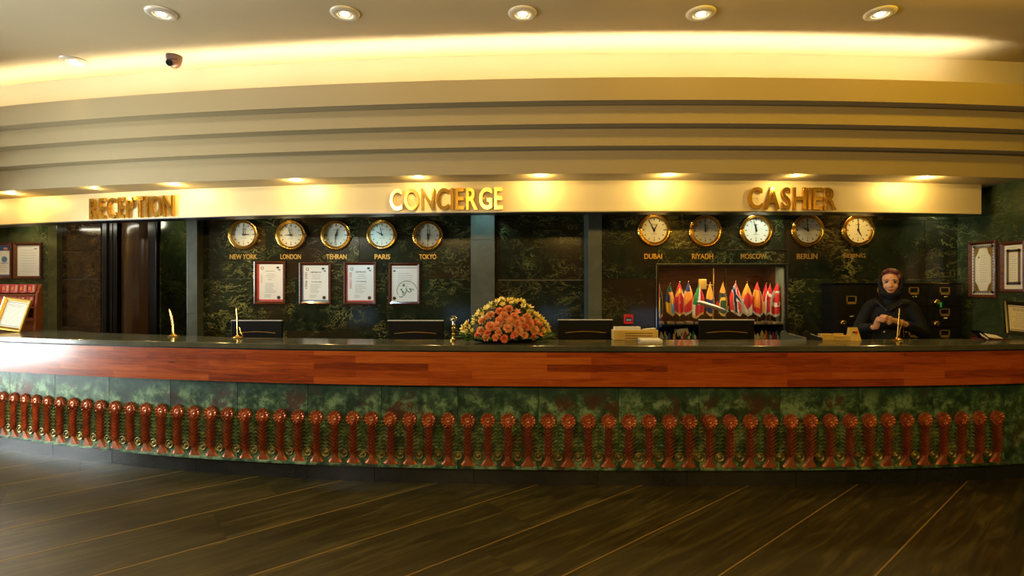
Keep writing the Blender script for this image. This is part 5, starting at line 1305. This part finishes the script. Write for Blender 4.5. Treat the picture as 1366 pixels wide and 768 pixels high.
# ------------------------------------------------------------------ the clerk
pb = Vector((3.445, 4.78, 0)); fw = Vector((-.50, -.866, 0)); rt = Vector((.866, -.50, 0))
def W_(a, f, z): return pb + rt * a + fw * f + Vector((0, 0, z))
BASIS = Matrix(((rt.x, fw.x, 0, 0), (rt.y, fw.y, 0, 0), (0, 0, 1, 0), (0, 0, 0, 1)))
person = thing('person', 'woman clerk in black coat and black headscarf, hands joined before her, behind the counter', 'person', tuple(pb))
M_SKIN = mat('skin', (.64, .32, .17), .45); M_SKIN.node_tree.nodes['Principled BSDF'].inputs['Subsurface Weight'].default_value = .08
M_SKIN.node_tree.nodes['Principled BSDF'].inputs['Subsurface Radius'].default_value = (.02, .008, .004)
M_COAT = mat('black_wool', (.005, .006, .0065), .75, spec=.25); pass
M_SCARF = mat('black_scarf_cloth', (.004, .0045, .006), .7, spec=.25); M_HAIR = mat('auburn_hair', (.11, .022, .012), .4)
g = N(M_HAIR); g.bump(g.noise(g.coord((30, 200, 200)), 2, 4, .6), .5, .003)
class Sdf:
    """overlapping closed shapes, fused by a voxel remesh into one skin"""
    def __init__(s): s.b = B()
    def ell(s, c, r, M=None): s.b.sphere(c, r, (M or BASIS), n=20, m=12)
    def cap(s, pts, rs): 
        for i in range(len(pts) - 1): s.b.tube(pts[i:i+2], list(rs[i:i+2]), 12)
        for p, r in zip(pts, rs): s.b.sphere(Vector(p), r * 1.0, n=12, m=8)
    def make(s, name, m, vox, parent, smooth=4, fac=.6):
        o = obj(name, s.b, m, parent, smooth=True)
        md = o.modifiers.new('r', 'REMESH'); md.mode = 'VOXEL'; md.voxel_size = vox; md.use_smooth_shade = True
        if smooth: sm = o.modifiers.new('s', 'SMOOTH'); sm.iterations = smooth; sm.factor = fac
        return o
hc = W_(.0, .03, 1.565)                                   # head centre
hf = Vector((-.585, -.811, 0)).normalized(); hr = Vector((-hf.y, hf.x, 0)); hr = Vector((.811, -.585, 0))
HB = Matrix(((hr.x, hf.x, 0, 0), (hr.y, hf.y, 0, 0), (0, 0, 1, 0), (0, 0, 0, 1)))
def H(a, f, z): return hc + hr * a + hf * f + Vector((0, 0, z))
s_ = Sdf()
s_.ell(H(0, -.012, .030), (.072, .090, .082), HB); s_.ell(H(0, .022, -.020), (.056, .062, .078), HB); s_.ell(H(0, .040, -.072), (.033, .036, .030), HB)
s_.ell(H(0, .078, -.018), (.010, .016, .024), HB); s_.ell(H(0, .090, -.030), (.013, .012, .010), HB)
for sx in (-1, 1): s_.ell(H(sx*.034, .050, -.028), (.022, .026, .026), HB); s_.ell(H(sx*.072, -.010, -.008), (.008, .016, .028), HB); s_.ell(H(sx*.030, .066, .030), (.024, .014, .007), HB)
s_.ell(H(0, .070, -.060), (.020, .014, .006), HB); s_.ell(H(0, .068, -.070), (.016, .014, .006), HB)
s_.cap([H(0, -.01, -.05), W_(0, -.005, 1.40)], [.050, .054])
s_.ell(W_(0, -.02, 1.25), (.130, .080, .145)); s_.ell(W_(0, -.02, 1.02), (.115, .08, .14)); s_.ell(W_(0, -.02, .86), (.145, .10, .13))
for sx in (-1, 1):
    s_.ell(W_(sx*.08, -.02, 1.36), (.075, .05, .04)); s_.cap([W_(sx*.145, -.01, 1.34), W_(sx*.20, .0, 1.23)], [.036, .036])
    s_.cap([W_(sx*.08, -.01, .85), W_(sx*.085, .0, .47), W_(sx*.085, -.02, .09)], [.082, .055, .038]); s_.cap([W_(sx*.085, -.02, .06), W_(sx*.10, .13, .035)], [.036, .030])
# arms: her right hand is at the photo's left
handR = P(1172, 425, 4.50); handL = P(1186, 426.5, 4.48)
wrR = P(1168.5, 436, 4.54); wrL = P(1203, 430, 4.52)
eR = W_(-.245, .03, 1.13); eL = W_(.235, .03, 1.12)
s_.cap([W_(-.20, .0, 1.23), eR, wrR], [.036, .033, .023]); s_.cap([W_(.20, .0, 1.23), eL, wrL], [.036, .033, .022])
def hand(wr, pc, side, fingers):
    d = (pc - wr).normalized()
    s_.cap([wr, wr + (pc - wr) * .5, pc], [.024, .025, .020])
    for pts, r in fingers: s_.cap(pts, [r, r*.95, r*.9, r*.82][:len(pts)])
tip = P(1180, 424, 4.44)
up = Vector((0, 0, 1))
hand(wrR, handR, 1, [
    ([handR + Vector((.004, -.012, .012)), handR + Vector((.004, -.035, .032)), handR + Vector((.032, -.052, .028)), tip + Vector((.004, -.004, .002))], .0088),
    ([handR + Vector((-.008, -.010, .004)), handR + Vector((-.006, -.040, .018)), handR + Vector((.024, -.058, .010)), handR + Vector((.044, -.050, .000))], .0090),
    ([handR + Vector((-.014, -.006, -.006)), handR + Vector((-.012, -.038, .000)), handR + Vector((.016, -.056, -.008)), handR + Vector((.032, -.046, -.014))], .0085),
    ([handR + Vector((-.018, .0, -.016)), handR + Vector((-.018, -.030, -.016)), handR + Vector((.006, -.046, -.022)), handR + Vector((.020, -.038, -.026))], .0076),
    ([handR + Vector((.012, .0, -.014)), handR + Vector((.030, -.018, -.004)), tip + Vector((-.002, .010, -.006))], .0098)])
hl = handL + Vector((.018, 0, 0))
hand(wrL, hl, -1, [
    ([hl + Vector((-.010, -.008, .012)), hl + Vector((-.034, -.026, .020)), tip + Vector((.010, .002, -.002))], .0088),
    ([hl + Vector((-.010, -.012, .000)), hl + Vector((-.036, -.034, .004)), hl + Vector((-.048, -.020, -.012)), hl + Vector((-.032, -.008, -.016))], .0090),
    ([hl + Vector((-.008, -.012, -.012)), hl + Vector((-.034, -.034, -.012)), hl + Vector((-.044, -.020, -.026)), hl + Vector((-.028, -.008, -.028))], .0085),
    ([hl + Vector((-.004, -.010, -.023)), hl + Vector((-.026, -.030, -.026)), hl + Vector((-.034, -.018, -.036)), hl + Vector((-.022, -.008, -.036))], .0076),
    ([hl + Vector((.012, .004, .014)), hl + Vector((-.010, -.004, .026)), tip + Vector((.006, .010, .008))], .0098)])
s_.make('body', M_SKIN, .0042, person, 3, .5)
# face details
for sx in (-1, 1):
    b = B(); b.sphere(H(sx*.030, .0665, .006), (.0125, .011, .0075), HB, n=14, m=8); obj('eye', b, mat('eye_white', (.40, .36, .32), .25) if 'eye_white' not in bpy.data.materials else bpy.data.materials['eye_white'], person, smooth=True)
    b = B(); b.sphere(H(sx*.030 + .001, .0745, .006), (.0078, .0042, .0070), HB, n=12, m=8); obj('iris', b, M_BLACK, person, smooth=True)
    b = B(); b.tube([H(sx*.030 - .014, .070, .010), H(sx*.030 - .006, .0785, .0145), H(sx*.030 + .006, .0785, .0145), H(sx*.030 + .014, .070, .010)], .0020, 6); obj('eyelash', b, M_BLACK, person)
    b = B(); b.tube([H(sx*.014, .080, .025), H(sx*.030, .078, .031), H(sx*.047, .064, .026)], [.0036, .0042, .0026], 6); obj('eyebrow', b, M_BLACK, person)
b = B(); b.sphere(H(0, .0790, -.0600), (.019, .007, .0035), HB, n=12, m=6); b.sphere(H(0, .0775, -.0665), (.015, .007, .0045), HB, n=12, m=6); obj('lips', b, mat('lips', (.33, .07, .045), .4), person, smooth=True)
# hair showing at the forehead
s_ = Sdf(); s_.ell(H(.002, -.026, .066), (.077, .086, .070), HB); s_.ell(H(.026, .034, .103), (.048, .034, .020), HB @ Matrix.Rotation(R(26), 4, 'Y')); s_.ell(H(-.034, .028, .104), (.036, .034, .016), HB @ Matrix.Rotation(R(-24), 4, 'Y')); s_.ell(H(.064, .026, .056), (.018, .028, .036), HB)
s_.make('hair', M_HAIR, .005, person, 3)
# headscarf: hood, cheek folds, wrapped neck
s_ = Sdf(); s_.ell(H(.0, -.044, .034), (.088, .098, .104), HB)
for sx in (-1, 1):
    s_.cap([H(sx*.080, .012, .055), H(sx*.083, .022, .0), H(sx*.068, .036, -.055), H(sx*.030, .052, -.098)], [.016, .018, .020, .020])
s_.cap([H(-.03, .052, -.100), H(0, .058, -.106), H(.03, .052, -.100)], [.020, .020, .020])
s_.cap([H(-.060, .030, -.090), H(0, .030, -.125), H(.060, .030, -.090)], [.030, .040, .030]); s_.ell(W_(0, -.01, 1.435), (.082, .078, .040)); s_.ell(W_(0, -.03, 1.46), (.075, .075, .06)); s_.ell(W_(0, .045, 1.39), (.062, .040, .06)); s_.ell(W_(0, .05, 1.34), (.045, .035, .06))
s_.make('headscarf', M_SCARF, .007, person, 4)
# coat
s_ = Sdf()
s_.ell(W_(0, -.02, 1.25), (.158, .100, .165)); s_.ell(W_(0, -.02, 1.04), (.140, .100, .17)); s_.ell(W_(0, -.02, .84), (.175, .125, .20))
for k in range(5): s_.ell(W_(0, -.02, .80 - .06*k), (.185 + .006*k, .135 + .004*k, .05))
for sx in (-1, 1):
    s_.ell(W_(sx*.085, -.015, 1.380), (.095, .070, .042)); s_.ell(W_(sx*.150, -.015, 1.345), (.052, .056, .052))
s_.cap([W_(-.155, -.01, 1.34), W_(-.205, .0, 1.23), eR, eR + (wrR - eR) * .78], [.056, .053, .052, .040]); s_.cap([W_(.155, -.01, 1.34), W_(.205, .0, 1.23), eL, eL + (wrL - eL) * .72], [.056, .053, .052, .040])
s_.make('coat', M_COAT, .008, person, 4)
def cfront(px, py, ex=0): return P(px, py, 4.655 - ex)
M_PIPE = mat('blue_grey_piping', (.12, .14, .24), .4, .3)
for nm, pl in (('lapel', [(1168.5, 401), (1173, 405.5), (1178, 409.5), (1182, 413)]), ('lapel', [(1205, 403.5), (1199, 407), (1192, 410.5), (1186, 413.5)])):
    # flat collar leaf with light piping along its edge
    A = [cfront(*p, ex=.012) for p in pl]; b = B(); up_ = [p + Vector((0, .02, .030)) for p in A]
    n = len(A); b.add(A + up_, [(i, i+1, n+i+1, n+i) for i in range(n-1)]); o = obj(nm, b, M_COAT, person); sd = o.modifiers.new('s', 'SOLIDIFY'); sd.thickness = .006
    b = B(); b.tube(A, .0028, 6); obj('piping', b, M_PIPE, person)
for px, py in ((1182, 413.5), (1179.5, 442.5)): b = B(); b.sphere(cfront(px, py, .01 if py < 420 else .005), (.008, .005, .008), n=10, m=6); obj('button', b, M_PIPE if py < 420 else M_DIAL, person, smooth=True)
b = B()
for k in range(3): b.sphere(P(1205.5 + 3.3*k, 442.5 + .4*k, 4.60), .006, n=10, m=6)
b.tube([P(1204, 442.3, 4.603), P(1213, 443.4, 4.603)], .002, 5); obj('belt_buckle', b, M_BRASS, person, smooth=True)
b = B(); b.lathe([(.0085, -.003), (.0105, 0), (.0085, .003)], 14, Matrix.Translation(P(1182.5, 430, 4.455)), cap=False); obj('ring', b, M_BRASS, person, smooth=True)
M_TRO = mat('black_trousers', (.01, .01, .01), .8)
s_ = Sdf()
for sx in (-1, 1): s_.cap([W_(sx*.08, -.01, .80), W_(sx*.085, .0, .47), W_(sx*.085, -.02, .11)], [.096, .072, .062])
s_.make('trousers', M_TRO, .012, person, 2)
for sx in (-1, 1):
    b = B(); b.sphere(W_(sx*.092, .05, .040), (.048, .13, .040), BASIS, n=16, m=8); b.v = [(x, y, max(z, .004)) for x, y, z in b.v]; obj('shoe', b, M_BLACK, person, smooth=True)
